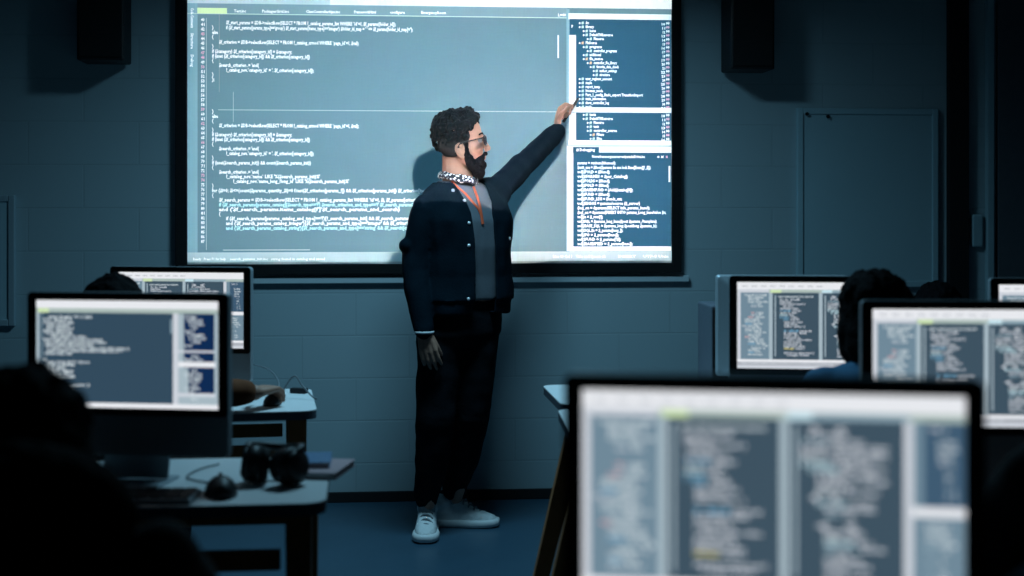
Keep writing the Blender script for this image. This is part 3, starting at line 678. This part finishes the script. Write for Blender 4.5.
# ------------------------------------------------------------------ people
def hand(bm, wrist, d, palm, thumb, curl=0.35, s=1.0, tcl=0.4, spread=0.10, tsp=1.0):
    """a palm, four fingers of different lengths and a thumb from the side of the palm"""
    d = Vector(d).normalized(); palm = Vector(palm); palm = (palm - d * palm.dot(d)).normalized()
    thumb = Vector(thumb); ac = (thumb - d * thumb.dot(d) - palm * thumb.dot(palm)).normalized()
    W = Vector(wrist)
    offs = (0.031, 0.0105, -0.0105, -0.030); lens = (0.072, 0.081, 0.075, 0.058)
    for i, (o_, L) in enumerate(zip(offs, lens)):
        base = W + d * (0.092 - 0.004 * abs(i - 1)) * s + ac * o_ * s
        seg(bm, W + ac * o_ * 0.55 * s + d * 0.008 * s, 0.0150 * s, base, 0.0105 * s)
        p = base; ang = 0.0; c = curl[i] if isinstance(curl, (list, tuple)) else curl * (0.85 + 0.12 * i)
        sp_ = ac * (spread * (1.5 - i) / 1.5)
        for k, fr_ in enumerate((0.45, 0.31, 0.24)):
            ang += c * (0.9, 1.15, 0.8)[k]
            q = p + ((d + sp_ * math.cos(ang)) * math.cos(ang) + palm * math.sin(ang)) * (L * fr_ * s)
            seg(bm, p, (0.0096, 0.0088, 0.0080)[k] * s, q, (0.0088, 0.0080, 0.0070)[k] * s); p = q
    seg(bm, W + d * 0.02 * s + ac * 0.012 * s, 0.017 * s, W + d * 0.055 * s + ac * 0.026 * s, 0.013 * s)
    p = W + d * 0.028 * s + ac * 0.024 * s
    for k, L in enumerate((0.042, 0.032, 0.025)):
        v = (d * (0.72 + 0.18 * k) + ac * (0.75 - 0.25 * k) * tsp + palm * (0.25 + tcl * k)).normalized()
        q = p + v * L * s; seg(bm, p, (0.0130, 0.0108, 0.0095)[k] * s, q, (0.0108, 0.0095, 0.0080)[k] * s); p = q
def head_solid(bm, T):
    """T maps head axes (x forward, y left, z up, eyes at z = 0) to the body"""
    rot = T.to_3x3()
    def b(c, r): ball(bm, T @ Vector(c), r, rot, 3)
    def sg(p, r, q, r_2): seg(bm, T @ Vector(p), r, T @ Vector(q), r_2)
    b((-0.010, 0, 0.030), (0.097, 0.077, 0.087)); b((0.030, 0, -0.030), (0.055, 0.060, 0.085)); b((0.030, 0, 0.045), (0.055, 0.064, 0.052))
    sg((0.058, -0.012, -0.100), 0.020, (0.058, 0.012, -0.100), 0.020)
    for s in (-1, 1):
        sg((0.052, s * 0.016, -0.098), 0.021, (-0.004, s * 0.053, -0.060), 0.022); sg((-0.004, s * 0.053, -0.060), 0.020, (-0.006, s * 0.060, -0.01), 0.018)
        b((0.056, s * 0.040, -0.032), (0.026, 0.024, 0.026)); sg((0.078, s * 0.038, 0.018), 0.010, (0.085, s * 0.008, 0.014), 0.010)
        b((0.098, s * 0.012, -0.043), 0.0090)
        b((-0.010, s * 0.076, -0.042), (0.013, 0.006, 0.022)); ear = [(0.004, -0.030), (0.000, -0.016), (-0.013, -0.010), (-0.025, -0.018), (-0.027, -0.036), (-0.020, -0.054), (-0.010, -0.066), (-0.002, -0.066)]
        for (xa, za), (xb, zb) in zip(ear, ear[1:]): sg((xa, s * (0.079 - 0.3 * xa), za), 0.0058, (xb, s * (0.079 - 0.3 * xb), zb), 0.0058)
        b((0.004, s * 0.074, -0.044), (0.005, 0.006, 0.008))
    sg((0.084, 0, 0.006), 0.0095, (0.102, 0, -0.030), 0.0120); b((0.106, 0, -0.037), 0.0120)
    b((0.084, 0, -0.069), (0.012, 0.024, 0.006)); b((0.082, 0, -0.079), (0.011, 0.021, 0.0075))
def eyes(parent, T, mi_skin=None):
    for s in (-1, 1):
        bm = NB(); ball(bm, T @ Vector((0.0755, s * 0.032, -0.002)), 0.0120, seg=2); e = new_obj('eye', bm, M['eye'], parent, True)
        bm = NB(); ball(bm, T @ Vector((0.0845, s * 0.032, -0.002)), (0.0038, 0.0058, 0.0058), T.to_3x3(), 2); new_obj('iris', bm, M['iris'], e, True)
def head_frame(c, fwd, pitch=0.0):
    f = Vector(fwd); f.z = 0; f.normalize(); l = Vector((-f.y, f.x, 0)); u = Vector((0, 0, 1))
    f2 = f * math.cos(pitch) + u * math.sin(pitch); u2 = u * math.cos(pitch) - f * math.sin(pitch)
    m = Matrix((f2, l, u2)).transposed().to_4x4(); m.translation = Vector(c); return m
def ring(c, z, a, b, rv, fv, n=28, e=2.3, front=0.0):
    out = []
    for k in range(n):
        t = 2 * math.pi * k / n; ca, sa = math.cos(t), math.sin(t)
        x = math.copysign(abs(ca) ** (2 / e), ca) * a; y = math.copysign(abs(sa) ** (2 / e), sa) * b
        out.append(Vector((c[0], c[1], z)) + rv * x + fv * (y + (front if sa > 0 else 0)))
    return out
def offset_tree(root, off):
    for ch in root.children:
        ch.location = ch.location - off if ch.parent == root else ch.location

# ---- the standing teacher, built in world axes and hung on an Empty between the feet
FOOT = Vector((-0.26, 6.05, 0))
man = thing('person', 'bearded man in dark jacket and white trainers pointing a pen at the projection screen', 'person', FOOT)
def mp(name, bm, mats, parent=None, smooth=True):
    o = new_obj(name, bm, mats, None, smooth)
    me = o.data; me.transform(Matrix.Translation(-FOOT)); o.parent = parent or man; return o
rv = Vector((-0.80, -0.60, 0)); fv = Vector((0.60, -0.80, 0))
def X(px, Y): return (px - 512) / FPX * Y
HC = Vector((X(462.0, 5.98), 5.98, 1.39 + (206 - 142.0) / 237.8))
HT = head_frame(HC, (1, 0.02, 0), R(6))
TORSO = [(0.93, -0.205, 5.99, 0.170, 0.120), (1.00, -0.200, 5.985, 0.168, 0.118), (1.10, -0.195, 5.985, 0.165, 0.115), (1.22, -0.195, 5.98, 0.178, 0.122), (1.33, -0.20, 5.98, 0.186, 0.122),
         (1.41, -0.208, 5.985, 0.178, 0.105), (1.455, -0.216, 5.99, 0.135, 0.080), (1.495, -0.224, 5.995, 0.075, 0.062)]
def torso(bm, g=0.0, lo=0.0, flare=0.0):
    loft(bm, [ring((x, y), z, a + g + flare * max(0, 1.15 - z), b + g + flare * max(0, 1.15 - z), rv, fv) for z, x, y, a, b in TORSO if z >= lo])
SR, ER, WR = Vector((-0.355, 5.885, 1.375)), Vector((-0.405, 5.86, 1.125)), at(424, 331, 5.80)
SL, EL, WL = Vector((-0.072, 6.075, 1.452)), at(531, 157.5, 6.35), at(558, 130.5, 6.53)
HL, KL, AL = Vector((-0.150, 6.02, 0.94)), Vector((-0.172, 6.03, 0.52)), Vector((-0.250, 6.185, 0.09))
HR, KR, AR = Vector((-0.295, 5.95, 0.94)), Vector((-0.318, 5.93, 0.51)), Vector((-0.360, 6.015, 0.09))
TOEL, TOER = Vector((-0.060, 6.165, 0)), Vector((-0.358, 5.84, 0))
bm = NB()
head_solid(bm, HT)
seg(bm, HT @ Vector((-0.030, 0, -0.050)), 0.060, Vector((-0.228, 5.99, 1.485)), 0.066)
torso(bm, -0.020)
chain(bm, [(SR, 0.052), (ER, 0.040), (WR, 0.027)]); chain(bm, [(SL, 0.052), (EL, 0.040), (WL, 0.027)])
hand(bm, WR, (0.22, -0.03, -1), (0.15, 1, 0), (0.95, -0.15, -0.1), (0.30, 0.24, 0.22, 0.22), 1.0, 0.35, 0.06, 0.25)
HD = Vector((0.13, 0.35, 0.93)).normalized()
hand(bm, WL + Vector((-0.006, 0.008, 0.012)), HD, (0.95, 0.10, -0.15), (0.25, -1, 0.15), (0.80, 1.10, 1.25, 1.30), 1.0, 0.55, 0.03)
chain(bm, [(HL, 0.085), (KL, 0.055), (AL, 0.029)]); chain(bm, [(HR, 0.085), (KR, 0.055), (AR, 0.029)])
for A_, T_ in ((AL, TOEL), (AR, TOER)):
    v = (T_ - A_); v.z = 0; v.normalize(); seg(bm, A_ - v * 0.01 + Vector((0, 0, -0.030)), 0.030, T_ - v * 0.09 + Vector((0, 0, 0.043)), 0.012)
body = mp('body', fuse(bm, 0.0040, 3), M['skin'])
eyes(man, Matrix.Translation(-FOOT) @ HT)
# hair: curls on top, clipped sides
rng = random.Random(3); bm = NB()
ball(bm, HT @ Vector((-0.014, 0, 0.046)), (0.094, 0.076, 0.083), HT.to_3x3(), 3)
for k in range(620):
    a, z = rng.uniform(0, 2 * math.pi), rng.uniform(-0.6, 1.0); q = math.sqrt(1 - z * z); d = Vector((q * math.cos(a), q * math.sin(a), z))
    g = rng.uniform(0.97, 1.10) + 0.10 * max(0, d.x) * max(0, d.z) * 2; p = Vector((-0.016, 0, 0.034)) + Vector((d.x * 0.100 * g, d.y * 0.080 * g, min(d.z, 0.86) * 0.100 * g))
    if p.x > 0.066 and p.z < 0.088: continue
    if p.x > 0.026 and p.z < 0.030 + 0.95 * (p.x - 0.026): continue
    if p.x > -0.045 and p.z < 0.004: continue
    if p.z < -0.045 or p.x > 0.074: continue
    ball(bm, HT @ p, rng.uniform(0.008, 0.017) * (1.15 if p.z > 0.06 else 0.72), seg=1)
hair = mp('hair', fuse(bm, 0.0042, 1, 0.005, (70, 70, 70)), M['hair'])
bm = NB()
for s in (-1, 1):
    ball(bm, HT @ Vector((-0.030, s * 0.030, -0.006)), (0.069, 0.0545, 0.066), HT.to_3x3(), 3); ball(bm, HT @ Vector((0.000, s * 0.052, 0.026)), (0.044, 0.0268, 0.046), HT.to_3x3(), 3)
    ball(bm, HT @ Vector((0.012, s * 0.0615, -0.020)), (0.012, 0.008, 0.030), HT.to_3x3(), 2)
mp('clipped_hair', fuse(bm, 0.005, 3), M['fade'])
bm = NB()
for s in (-1, 1):
    pts = [((0.016, s * 0.0665, -0.030), 0.009), ((0.014, s * 0.062, -0.062), 0.017), ((0.030, s * 0.046, -0.095), 0.024), ((0.050, s * 0.022, -0.122), 0.028), ((0.056, 0, -0.134), 0.030)]
    chain(bm, [(HT @ Vector(p), r_) for p, r_ in pts]); ball(bm, HT @ Vector((0.062, s * 0.028, -0.088)), (0.024, 0.020, 0.022), HT.to_3x3(), 3)
    chain(bm, [(HT @ Vector(p), r_) for p, r_ in (((0.094, 0.002 * s, -0.059), 0.0085), ((0.086, s * 0.022, -0.064), 0.0085), ((0.070, s * 0.034, -0.086), 0.012))])
ball(bm, HT @ Vector((0.073, 0, -0.104)), (0.021, 0.026, 0.020), HT.to_3x3(), 3)
mp('beard', fuse(bm, 0.004, 2, 0.0035, (60, 60, 60)), M['beard'])
for s in (-1, 1):
    bm = NB(); chain(bm, [(HT @ Vector(p), 0.0042) for p in ((0.090, s * 0.014, 0.023), (0.0875, s * 0.035, 0.027), (0.075, s * 0.050, 0.021))]); mp('eyebrow', fuse(bm, 0.003, 1), M['beard'])
# glasses
bm = NB()
for s in (-1, 1):
    o2 = rrect(s * 0.034, -0.004, 0.054, 0.040, 0.016, 4); ps = [HT @ Vector((0.1015 - 0.30 * max(0, abs(y) - 0.03), y, z)) for y, z in o2]
    tube(bm, ps + [ps[0]], 0.0030, 6, n=0)
    tube(bm, [HT @ Vector(p) for p in ((0.094, s * 0.062, 0.006), (0.05, s * 0.078, 0.000), (0.0, s * 0.0835, -0.008), (-0.018, s * 0.085, -0.020), (-0.032, s * 0.080, -0.045))], 0.0032, 6, n=3)
tube(bm, [HT @ Vector(p) for p in ((0.1015, -0.010, 0.004), (0.104, 0, 0.007), (0.1015, 0.010, 0.004))], 0.0026, 6, n=2)
gl = mp('glasses', bm, M['gloss'])
bm = NB()
for s in (-1, 1):
    o2 = rrect(s * 0.034, -0.004, 0.050, 0.036, 0.014, 4); loft(bm, [[HT @ Vector((0.1015 + dx - 0.30 * max(0, abs(y) - 0.03), y, z)) for y, z in o2] for dx in (-0.0008, 0.0008)])
lm = bpy.data.materials.new('tinted_lens'); lm.use_nodes = True; pb = lm.node_tree.nodes['Principled BSDF']
pb.inputs['Base Color'].default_value = (0.05, 0.07, 0.12, 1); pb.inputs['Roughness'].default_value = 0.05; pb.inputs['Alpha'].default_value = 0.6
mp('lenses', bm, lm, gl, False).data.transform(Matrix())
# clothes
bm = NB(); torso(bm, 0.012, 0.95); ball(bm, Vector((-0.214, 5.99, 1.47)), (0.085, 0.075, 0.035)); mp('shirt', fuse(bm, 0.007, 6, 0.003, (14, 14, 5)), M['shirt'])
bm = NB()
loft(bm, [ring((-0.205, 5.99), 0.94, 0.206, 0.158, rv, fv), ring((-0.203, 5.99), 0.99, 0.212, 0.162, rv, fv)]); torso(bm, 0.028, 0.955, 0.14)
for S_, E_, W_ in ((SR, ER, WR), (SL, EL, WL)):
    ball(bm, S_ + Vector((0, 0, -0.005)), 0.070, seg=3); k_ = 1.0 if S_ is SR else 0.90; chain(bm, [(S_, 0.071 * k_), ((S_ + E_) / 2, 0.063 * k_), (E_, 0.058 * k_), ((E_ + W_) / 2, 0.052 * k_), (W_ - (W_ - E_).normalized() * 0.005, 0.043)])
    d_ = (W_ - E_).normalized()
ball(bm, ER + Vector((-0.020, 0, 0.10)), (0.040, 0.05, 0.035)); ball(bm, Vector((-0.315, 5.93, 1.415)), (0.06, 0.05, 0.045)); ball(bm, Vector((-0.10, 6.07, 1.475)), (0.06, 0.05, 0.04))
me = fuse(bm, 0.0065, 5, 0.010, (9, 9, 7), 2.3)
b2 = bmesh.new(); b2.from_mesh(me)
def axis_at(z):
    for (z0, x0, y0, *_), (z1, x1, y1, *__) in zip(TORSO, TORSO[1:]):
        if z <= z1: k = max(0, (z - z0) / (z1 - z0)); return Vector((x0 + (x1 - x0) * k, y0 + (y1 - y0) * k, 0))
    return Vector((TORSO[-1][1], TORSO[-1][2], 0))
kill = []
for f in b2.faces:
    c = f.calc_center_median(); v = c - axis_at(c.z); v.z = 0; la, fo = v.dot(-rv), v.dot(fv)
    wdt = 0.056 if c.z < 1.36 else 0.056 + (c.z - 1.36) * 0.20
    if fo > 0.03 and abs(la + 0.002) < wdt and c.z > 0.9: kill.append(f)
    elif c.z > 1.488 and v.length < 0.115: kill.append(f)
bmesh.ops.delete(b2, geom=kill, context='FACES')
for v in b2.verts:
    if not v.is_boundary: continue
    q = v.co - axis_at(v.co.z); q.z = 0; la, fo = q.dot(-rv), q.dot(fv); wdt = 0.056 if v.co.z < 1.36 else 0.056 + (v.co.z - 1.36) * 0.20
    if fo > 0.02 and abs(abs(la + 0.002) - wdt) < 0.012: v.co += -rv * (math.copysign(wdt, la + 0.002) - 0.002 - la)
b2.to_mesh(me); b2.free()
jk = mp('jacket', me, M['jacket']); 
sm_ = jk.modifiers.new('thickness', 'SOLIDIFY'); sm_.thickness = 0.006; sm_.offset = -1
# studs on the two front edges of the jacket
for px, py, Y in ((453, 190.5, 5.87), (464.5, 200.5, 5.80), (469, 223, 5.79), (469, 245.5, 5.79), (509.5, 238.5, 5.90), (468.5, 313 - 14, 5.80)):
    p0 = at(px, py, Y - 0.25); dvec = (at(px, py, Y) - p0).normalized()
    hit, loc, nor, _ = jk.ray_cast(p0 - FOOT, dvec)
    if hit and loc.y + FOOT.y < 6.1:
        bm = NB(); cyl(bm, loc + FOOT - nor * 0.001, loc + FOOT + nor * 0.004, 0.0075, 0.006, 12); mp('stud', bm, M['stud'], jk)
# cuff ring at the near wrist
bm = NB(); dW = (WR - ER).normalized(); tube(bm, [WR + dW * 0.004 + Vector((math.cos(a) * 0.036, math.sin(a) * 0.036, 0)) for a in [2 * math.pi * k / 20 for k in range(21)]], 0.006, 8, n=0); mp('shirt_cuff', bm, M['cuff'])
# bandana round the neck
bm = NB()
NCK = Vector((X(458, 5.97), 5.975, 1.39 + (206 - 177) / 237.8)); tl = Vector((0.10, 0, 1)).normalized()
for k, (zz, r_) in enumerate(((-0.012, 0.076), (0.001, 0.073))):
    tube(bm, [NCK + Vector((r_ * math.cos(a) * 1.02, r_ * math.sin(a), zz - 0.014 * math.cos(a) + 0.003 * math.sin(5 * a + k))) for a in [2 * math.pi * j / 28 for j in range(29)]], 0.0095, 8, n=0)
mp('bandana', fuse(bm, 0.004, 2, 0.003, (40, 40, 40)), M['bandana'])
# lanyard
sh = [o for o in man.children if o.name.startswith('shirt')][0]
bm = NB()
def on_shirt(px, py):
    p0 = at(px, py, 5.3); d_ = (at(px, py, 6.3) - p0).normalized(); hit, loc, nor, _ = sh.ray_cast(p0 - FOOT, d_)
    return (loc + FOOT + nor * 0.004, nor) if hit else (at(px, py, 5.85), Vector((0, -1, 0)))
for path in (((452, 182), (459, 189), (465, 194), (471, 201), (478, 209), (480.5, 215), (482, 224)), ((473, 187), (477, 198), (479.5, 207), (481, 215), (482.5, 224))):
    prev = None
    for px, py in path:
        p_, n_ = on_shirt(px, py); w_ = Vector((0.0042, 0.0015, 0.001)); pair = [bm.verts.new(p_ - w_ + n_ * 0.001), bm.verts.new(p_ + w_ + n_ * 0.001), bm.verts.new(p_ + w_ - n_ * 0.001), bm.verts.new(p_ - w_ - n_ * 0.001)]
        if prev:
            for j in range(4): bm.faces.new((prev[j], prev[(j + 1) % 4], pair[(j + 1) % 4], pair[j]))
        prev = pair
mp('lanyard', bm, M['lanyard'])
# trousers
bm = NB()
loft(bm, [ring((-0.203, 5.99), 1.00, 0.156, 0.106, rv, fv), ring((-0.208, 5.99), 0.93, 0.174, 0.124, rv, fv), ring((-0.218, 5.99), 0.86, 0.184, 0.130, rv, fv), ring((-0.222, 5.985), 0.80, 0.150, 0.10, rv, fv)])
for h, k_, a_ in ((HL, KL, AL), (HR, KR, AR)):
    chain(bm, [(h, 0.100), (h.lerp(k_, 0.35), 0.099), (h.lerp(k_, 0.7), 0.090), (k_, 0.082), (k_.lerp(a_, 0.5), 0.071), (a_ + Vector((0, 0, 0.09)), 0.054), (a_ + Vector((0, 0, 0.060)), 0.050)])
mp('trousers', fuse(bm, 0.008, 6, 0.007, (8, 8, 9), 5.1), M['trousers'])
# shoes
def shoe(ank, toe):
    v = Vector((toe.x - ank.x, toe.y - ank.y, 0)).normalized(); l = Vector((-v.y, v.x, 0)); heel = Vector((toe.x, toe.y, 0)) - v * 0.295
    P = lambda x, y, z: heel + v * x + l * y + Vector((0, 0, z))
    prof = [(0.0, 0.026), (0.02, 0.036), (0.07, 0.040), (0.13, 0.041), (0.19, 0.049), (0.235, 0.048), (0.27, 0.038), (0.292, 0.018)]
    def outline(g, z, zt=0.0): return [P(x + (g if i > 4 else -g * 0.5), (w_ + g), z + zt * max(0, (x - 0.2))) for i, (x, w_) in enumerate(prof)] + [P(x + (g if i > 4 else -g * 0.5), -(w_ + g), z + zt * max(0, (x - 0.2))) for i, (x, w_) in reversed(list(enumerate(prof)))]
    bm = NB(); loft(bm, [outline(0.000, 0.0, 0.06), outline(0.007, 0.006, 0.06), outline(0.008, 0.024, 0.05), outline(0.003, 0.034, 0.04)]); so = mp('sole', bm, M['sole'])
    bm = NB()
    rs = []
    for x, w_, h in ((0.006, 0.024, 0.115), (0.03, 0.037, 0.140), (0.07, 0.041, 0.132), (0.11, 0.042, 0.142), (0.15, 0.043, 0.104), (0.19, 0.047, 0.078), (0.235, 0.045, 0.062), (0.27, 0.034, 0.052), (0.286, 0.018, 0.042)):
        rs.append([P(x, w_ * math.copysign(abs(math.cos(t)) ** 0.7, math.cos(t)), 0.026 + (h - 0.026) * max(0, math.sin(t)) ** 0.8) for t in [math.pi * j / 14 for j in range(15)]])
    loft(bm, rs); ball(bm, P(0.055, 0, 0.100), (0.046, 0.046, 0.036)); ball(bm, P(0.122, 0, 0.128), (0.022, 0.026, 0.030))
    up = mp('shoe', fuse(bm, 0.005, 3, 0.0018, (60, 60, 60)), M['shoe']); so.parent = up
    bm = NB()
    for k in range(5):
        x = 0.122 + 0.022 * k; z = 0.130 - 0.0160 * k
        tube(bm, [P(x, -0.027, z - 0.017), P(x + 0.004, -0.010, z - 0.001), P(x + 0.008, 0.010, z - 0.001), P(x + 0.012, 0.027, z - 0.017)], 0.0042, 6, n=3)
    mp('shoelaces', bm, M['lace'], up)
shoe(AL, TOEL); shoe(AR, TOER)
for A_ in (AL, AR):
    bm = NB(); cyl(bm, A_ + Vector((0, 0, -0.02)), A_ + Vector((0, 0, 0.15)), 0.034, 0.045, 18); mp('sock', bm, M['lace'])
# pen held in the raised hand
pa, pb_ = at(569, 113, 6.60), at(578.8, 97.6, 6.665)
t = thing('marker_pen', 'black marker pen held by the bearded man against the screen', 'pen', pa)
bm = NB(); dv_ = pb_ - pa; cyl(bm, -dv_ * 0.55, dv_ * 0.86, 0.0068, 0.0068, 14); new_obj('barrel', bm, M['black'], t, True)
bm = NB(); cyl(bm, dv_ * 0.862, dv_ * 1.0, 0.0055, 0.0022, 12); new_obj('tip', bm, M['rubber'], t, True)

# ---- seated students (local axes: facing +y, floor under the hips at the origin)
def student(label, loc, rz, neck, head, hands, top, skin, hair, hmat='hair', shw=0.165, pitch=-0.15, hscale=1.0, elbows=None):
    root = thing('person', label, 'person', loc, rz)
    N = Vector(neck); Hd = Vector(head); hip = Vector((0, 0, 0.535))
    T = head_frame(Hd, (0, 1, 0), pitch)
    rx, fy = Vector((1, 0, 0)), Vector((0, 1, 0))
    def tors(bm, g):
        rs = []
        for k, a, b in ((0.0, 0.160, 0.115), (0.2, 0.155, 0.112), (0.45, 0.158, 0.112), (0.7, 0.178, 0.115), (0.87, 0.165, 0.095), (0.95, 0.12, 0.075), (1.0, 0.07, 0.06)):
            c = hip.lerp(N, k); c = Vector((c.x, hip.y + (N.y - hip.y) * k ** 1.5, c.z)); rs.append(ring((c.x, c.y), c.z, a + g, b + g, rx, fy, 24))
        loft(bm, rs)
    sh_ = [N + Vector((s * shw, -0.01, -0.075)) for s in (-1, 1)]
    hw = [Vector(h) for h in hands]
    el = []
    for s, S_, W_ in zip((-1, 1), sh_, hw):
        m_ = (S_ + W_) / 2 + Vector((s * 0.08, -0.05, -0.12)); el.append(m_)
    if elbows: el = [Vector(e) if e else q for e, q in zip(elbows, el)]
    legs = [[Vector((s * 0.09, 0.0, 0.53)), Vector((s * 0.12, 0.40, 0.52)), Vector((s * 0.12, 0.36, 0.09))] for s in (-1, 1)]
    bm = NB(); head_solid(bm, T); seg(bm, T @ Vector((-0.022, 0, -0.055)), 0.052, N + Vector((0, 0, -0.01)), 0.058); tors(bm, 0)
    for s, S_, E_, W_ in zip((-1, 1), sh_, el, hw):
        chain(bm, [(S_, 0.048), (E_, 0.038), (W_, 0.026)]); d_ = (W_ - E_); d_.z *= 0.2
        hand(bm, W_, d_, (0, 0, -1), (-s, 0.2, 0), 0.30, 0.95, 0.1) if not (elbows and s > 0) else hand(bm, W_, (0.42, 0.9, 0.06), (0, 0, -1), (-0.9, 0.4, 0), 0.50, 1.0, 0.3)
    for hp_, kn, an in legs:
        chain(bm, [(hp_, 0.075), (kn, 0.052), (an, 0.036)]); seg(bm, an + Vector((0, -0.02, -0.045)), 0.034, an + Vector((0, 0.14, -0.055)), 0.026)
    new_obj('body', fuse(bm, 0.0065, 3), M[skin], root, True); eyes(root, T)
    bm = NB(); tors(bm, 0.018)
    for S_, E_, W_ in zip(sh_, el, hw): ball(bm, S_, 0.064, seg=3); chain(bm, [(S_, 0.064), (E_, 0.053), (W_ + (E_ - W_).normalized() * 0.03, 0.040)])
    ball(bm, N + Vector((0, -0.005, -0.01)), (0.085, 0.08, 0.035))
    if hair == 'hood': ball(bm, N + Vector((0, -0.05, 0.02)), (0.12, 0.08, 0.06))
    new_obj('sweater', fuse(bm, 0.009, 5, 0.010, (9, 9, 7), loc[0] * 3), M[top], root, True)
    bm = NB(); loft(bm, [ring((0, 0), z, a, b, rx, fy) for z, a, b in ((0.452, 0.15, 0.12), (0.50, 0.178, 0.14), (0.60, 0.176, 0.132), (0.66, 0.168, 0.125))])
    for hp_, kn, an in legs: chain(bm, [(hp_ + Vector((0, 0, 0)), 0.082), (kn, 0.066), (an + Vector((0, 0, 0.03)), 0.050)])
    new_obj('trousers', fuse(bm, 0.010, 5, 0.006, (8, 8, 9), loc[1]), M['trousers'], root, True)
    for s in (-1, 1):
        bm = NB(); a_ = legs[0 if s < 0 else 1][2]
        rs = [[a_ + Vector((w_ * math.cos(t), y, -0.09 + max(0, math.sin(t)) * h)) for t in [2 * math.pi * j / 16 for j in range(16)]] for y, w_, h in ((-0.07, 0.025, 0.06), (-0.04, 0.042, 0.085), (0.03, 0.045, 0.085), (0.10, 0.050, 0.06), (0.16, 0.046, 0.05), (0.20, 0.022, 0.03))]
        loft(bm, rs); new_obj('shoe', bm, M['black'], root, True)
    rng = random.Random(int(abs(loc[0]) * 100)); bm = NB(); hs = hscale
    ball(bm, T @ Vector((-0.018, 0, 0.040)), (0.096 * hs, 0.086 * hs, 0.092 * hs), T.to_3x3(), 3); ball(bm, T @ Vector((-0.045, 0, -0.01)), (0.070 * hs, 0.080 * hs, 0.080 * hs), T.to_3x3(), 3)
    if hair == 'long':
        ball(bm, T @ Vector((-0.060, 0, -0.09)), (0.060, 0.095, 0.10), T.to_3x3(), 3); ball(bm, N + Vector((0, -0.04, 0.0)), (0.165, 0.085, 0.10)); ball(bm, N + Vector((0, -0.09, -0.14)), (0.16, 0.05, 0.14))
        for s in (-1, 1): ball(bm, T @ Vector((0.0, s * 0.075, -0.05)), (0.035, 0.028, 0.09), T.to_3x3(), 3)
    if hair == 'bob':
        ball(bm, T @ Vector((-0.050, 0, -0.055)), (0.068 * hs, 0.088 * hs, 0.100), T.to_3x3(), 3)
        for s in (-1, 1): ball(bm, T @ Vector((-0.01, s * 0.074, -0.035)), (0.040, 0.026 * hs, 0.075), T.to_3x3(), 3)
    for k in range(150):
        a, z = rng.uniform(0, 6.283), rng.uniform(-0.2, 1); q = math.sqrt(1 - z * z); p = Vector((-0.018 + 0.098 * hs * q * math.cos(a), 0.088 * hs * q * math.sin(a), 0.038 + 0.094 * hs * z))
        if p.x > 0.045 and p.z < 0.085: continue
        ball(bm, T @ p, rng.uniform(0.006, 0.012), seg=1)
    new_obj('hair', fuse(bm, 0.007, 2, 0.004, (40, 40, 40)), M['blackhair'], root, True)
    return root
def chair(label, loc, rz):
    t = thing('classroom_chair', label, 'chair', loc, rz)
    bm = NB(); box(bm, (0, 0.0, 0.437), (0.41, 0.40, 0.024), 0.009); new_obj('seat', bm, M['black'], t)
    bm = NB(); rs = []
    for k in range(9):
        a = (k - 4) / 4; y = -0.205 + 0.035 * (a * a); rs.append([(a * 0.20, y + dy, z) for dy, z in ((-0.007, 0.60), (0.007, 0.60), (0.007, 0.82), (-0.007, 0.82))])
    loft(bm, rs); new_obj('backrest', bm, M['black'], t)
    for sx_ in (-1, 1):
        bm = NB(); tube(bm, [(sx_ * 0.17, 0.16, 0.425), (sx_ * 0.185, 0.19, 0.0)], 0.012, 10, n=0); new_obj('leg', bm, M['steel'], t)
        bm = NB(); tube(bm, [(sx_ * 0.17, -0.17, 0.425), (sx_ * 0.185, -0.21, 0.0)], 0.012, 10, n=0); new_obj('leg', bm, M['steel'], t)
        bm = NB(); tube(bm, [(sx_ * 0.15, -0.15, 0.425), (sx_ * 0.15, -0.205, 0.50), (sx_ * 0.15, -0.205, 0.68)], 0.011, 10, n=3); new_obj('back_post', bm, M['steel'], t)
    return t
def seated(label, clabel, loc, rz, *a, **k):
    student(label, (loc[0], loc[1], 0), rz, *a, **k); chair(clabel, (loc[0], loc[1] - 0.02, 0) if abs(rz) < 1 else (loc[0], loc[1] + 0.02, 0), rz)
seated('dark long-haired student from behind in the bottom left corner, hiding the near left computer edge', 'chair under the student in the bottom left corner', (-0.650, 1.78), R(0),
       (0, 0.11, 0.985), (-0.035, 0.22, 1.030), ((-0.15, 0.60, 0.79), (0.08, 0.60, 0.79)), 'darkcloth', 'skin2', 'long', pitch=-0.35, shw=0.185)
seated('student in a rust sweater hidden behind the near left computer, hand on the mouse', 'chair of the student in the rust sweater', (-1.165, 3.96), R(0),
       (0.01, 0.16, 0.965), (0.002, 0.20, 1.056), ((-0.16, 0.55, 0.79), (0.355, 0.520, 0.802)), 'orange', 'skin', 'short', elbows=(None, (0.13, 0.40, 0.815)))
seated('student in a blue shirt from behind, dark bob hair covering part of a code screen', 'chair of the student in the blue shirt', (0.955, 3.58), R(3),
       (0, 0.10, 0.985), (0, 0.14, 1.086), ((-0.23, 0.24, 0.79), (0.23, 0.24, 0.79)), 'blueshirt', 'skin', 'bob', hscale=1.06, shw=0.145)
seated('dark-haired student in the far right row, only the hair showing', 'chair of the student in the far right row', (1.62, 5.56), R(180),
       (0, 0.10, 0.86), (0, 0.15, 0.965), ((-0.15, 0.42, 0.79), (0.15, 0.42, 0.79)), 'darkcloth', 'skin2', 'short', pitch=-0.45)
seated('student in dark clothing at the bottom right edge, only a dark shoulder in the picture', 'chair of the student at the bottom right edge', (1.005, 2.16), R(0),
       (0, 0.10, 1.03), (0, 0.15, 1.18), ((-0.15, 0.55, 0.79), (0.15, 0.55, 0.79)), 'darkcloth', 'skin', 'short')
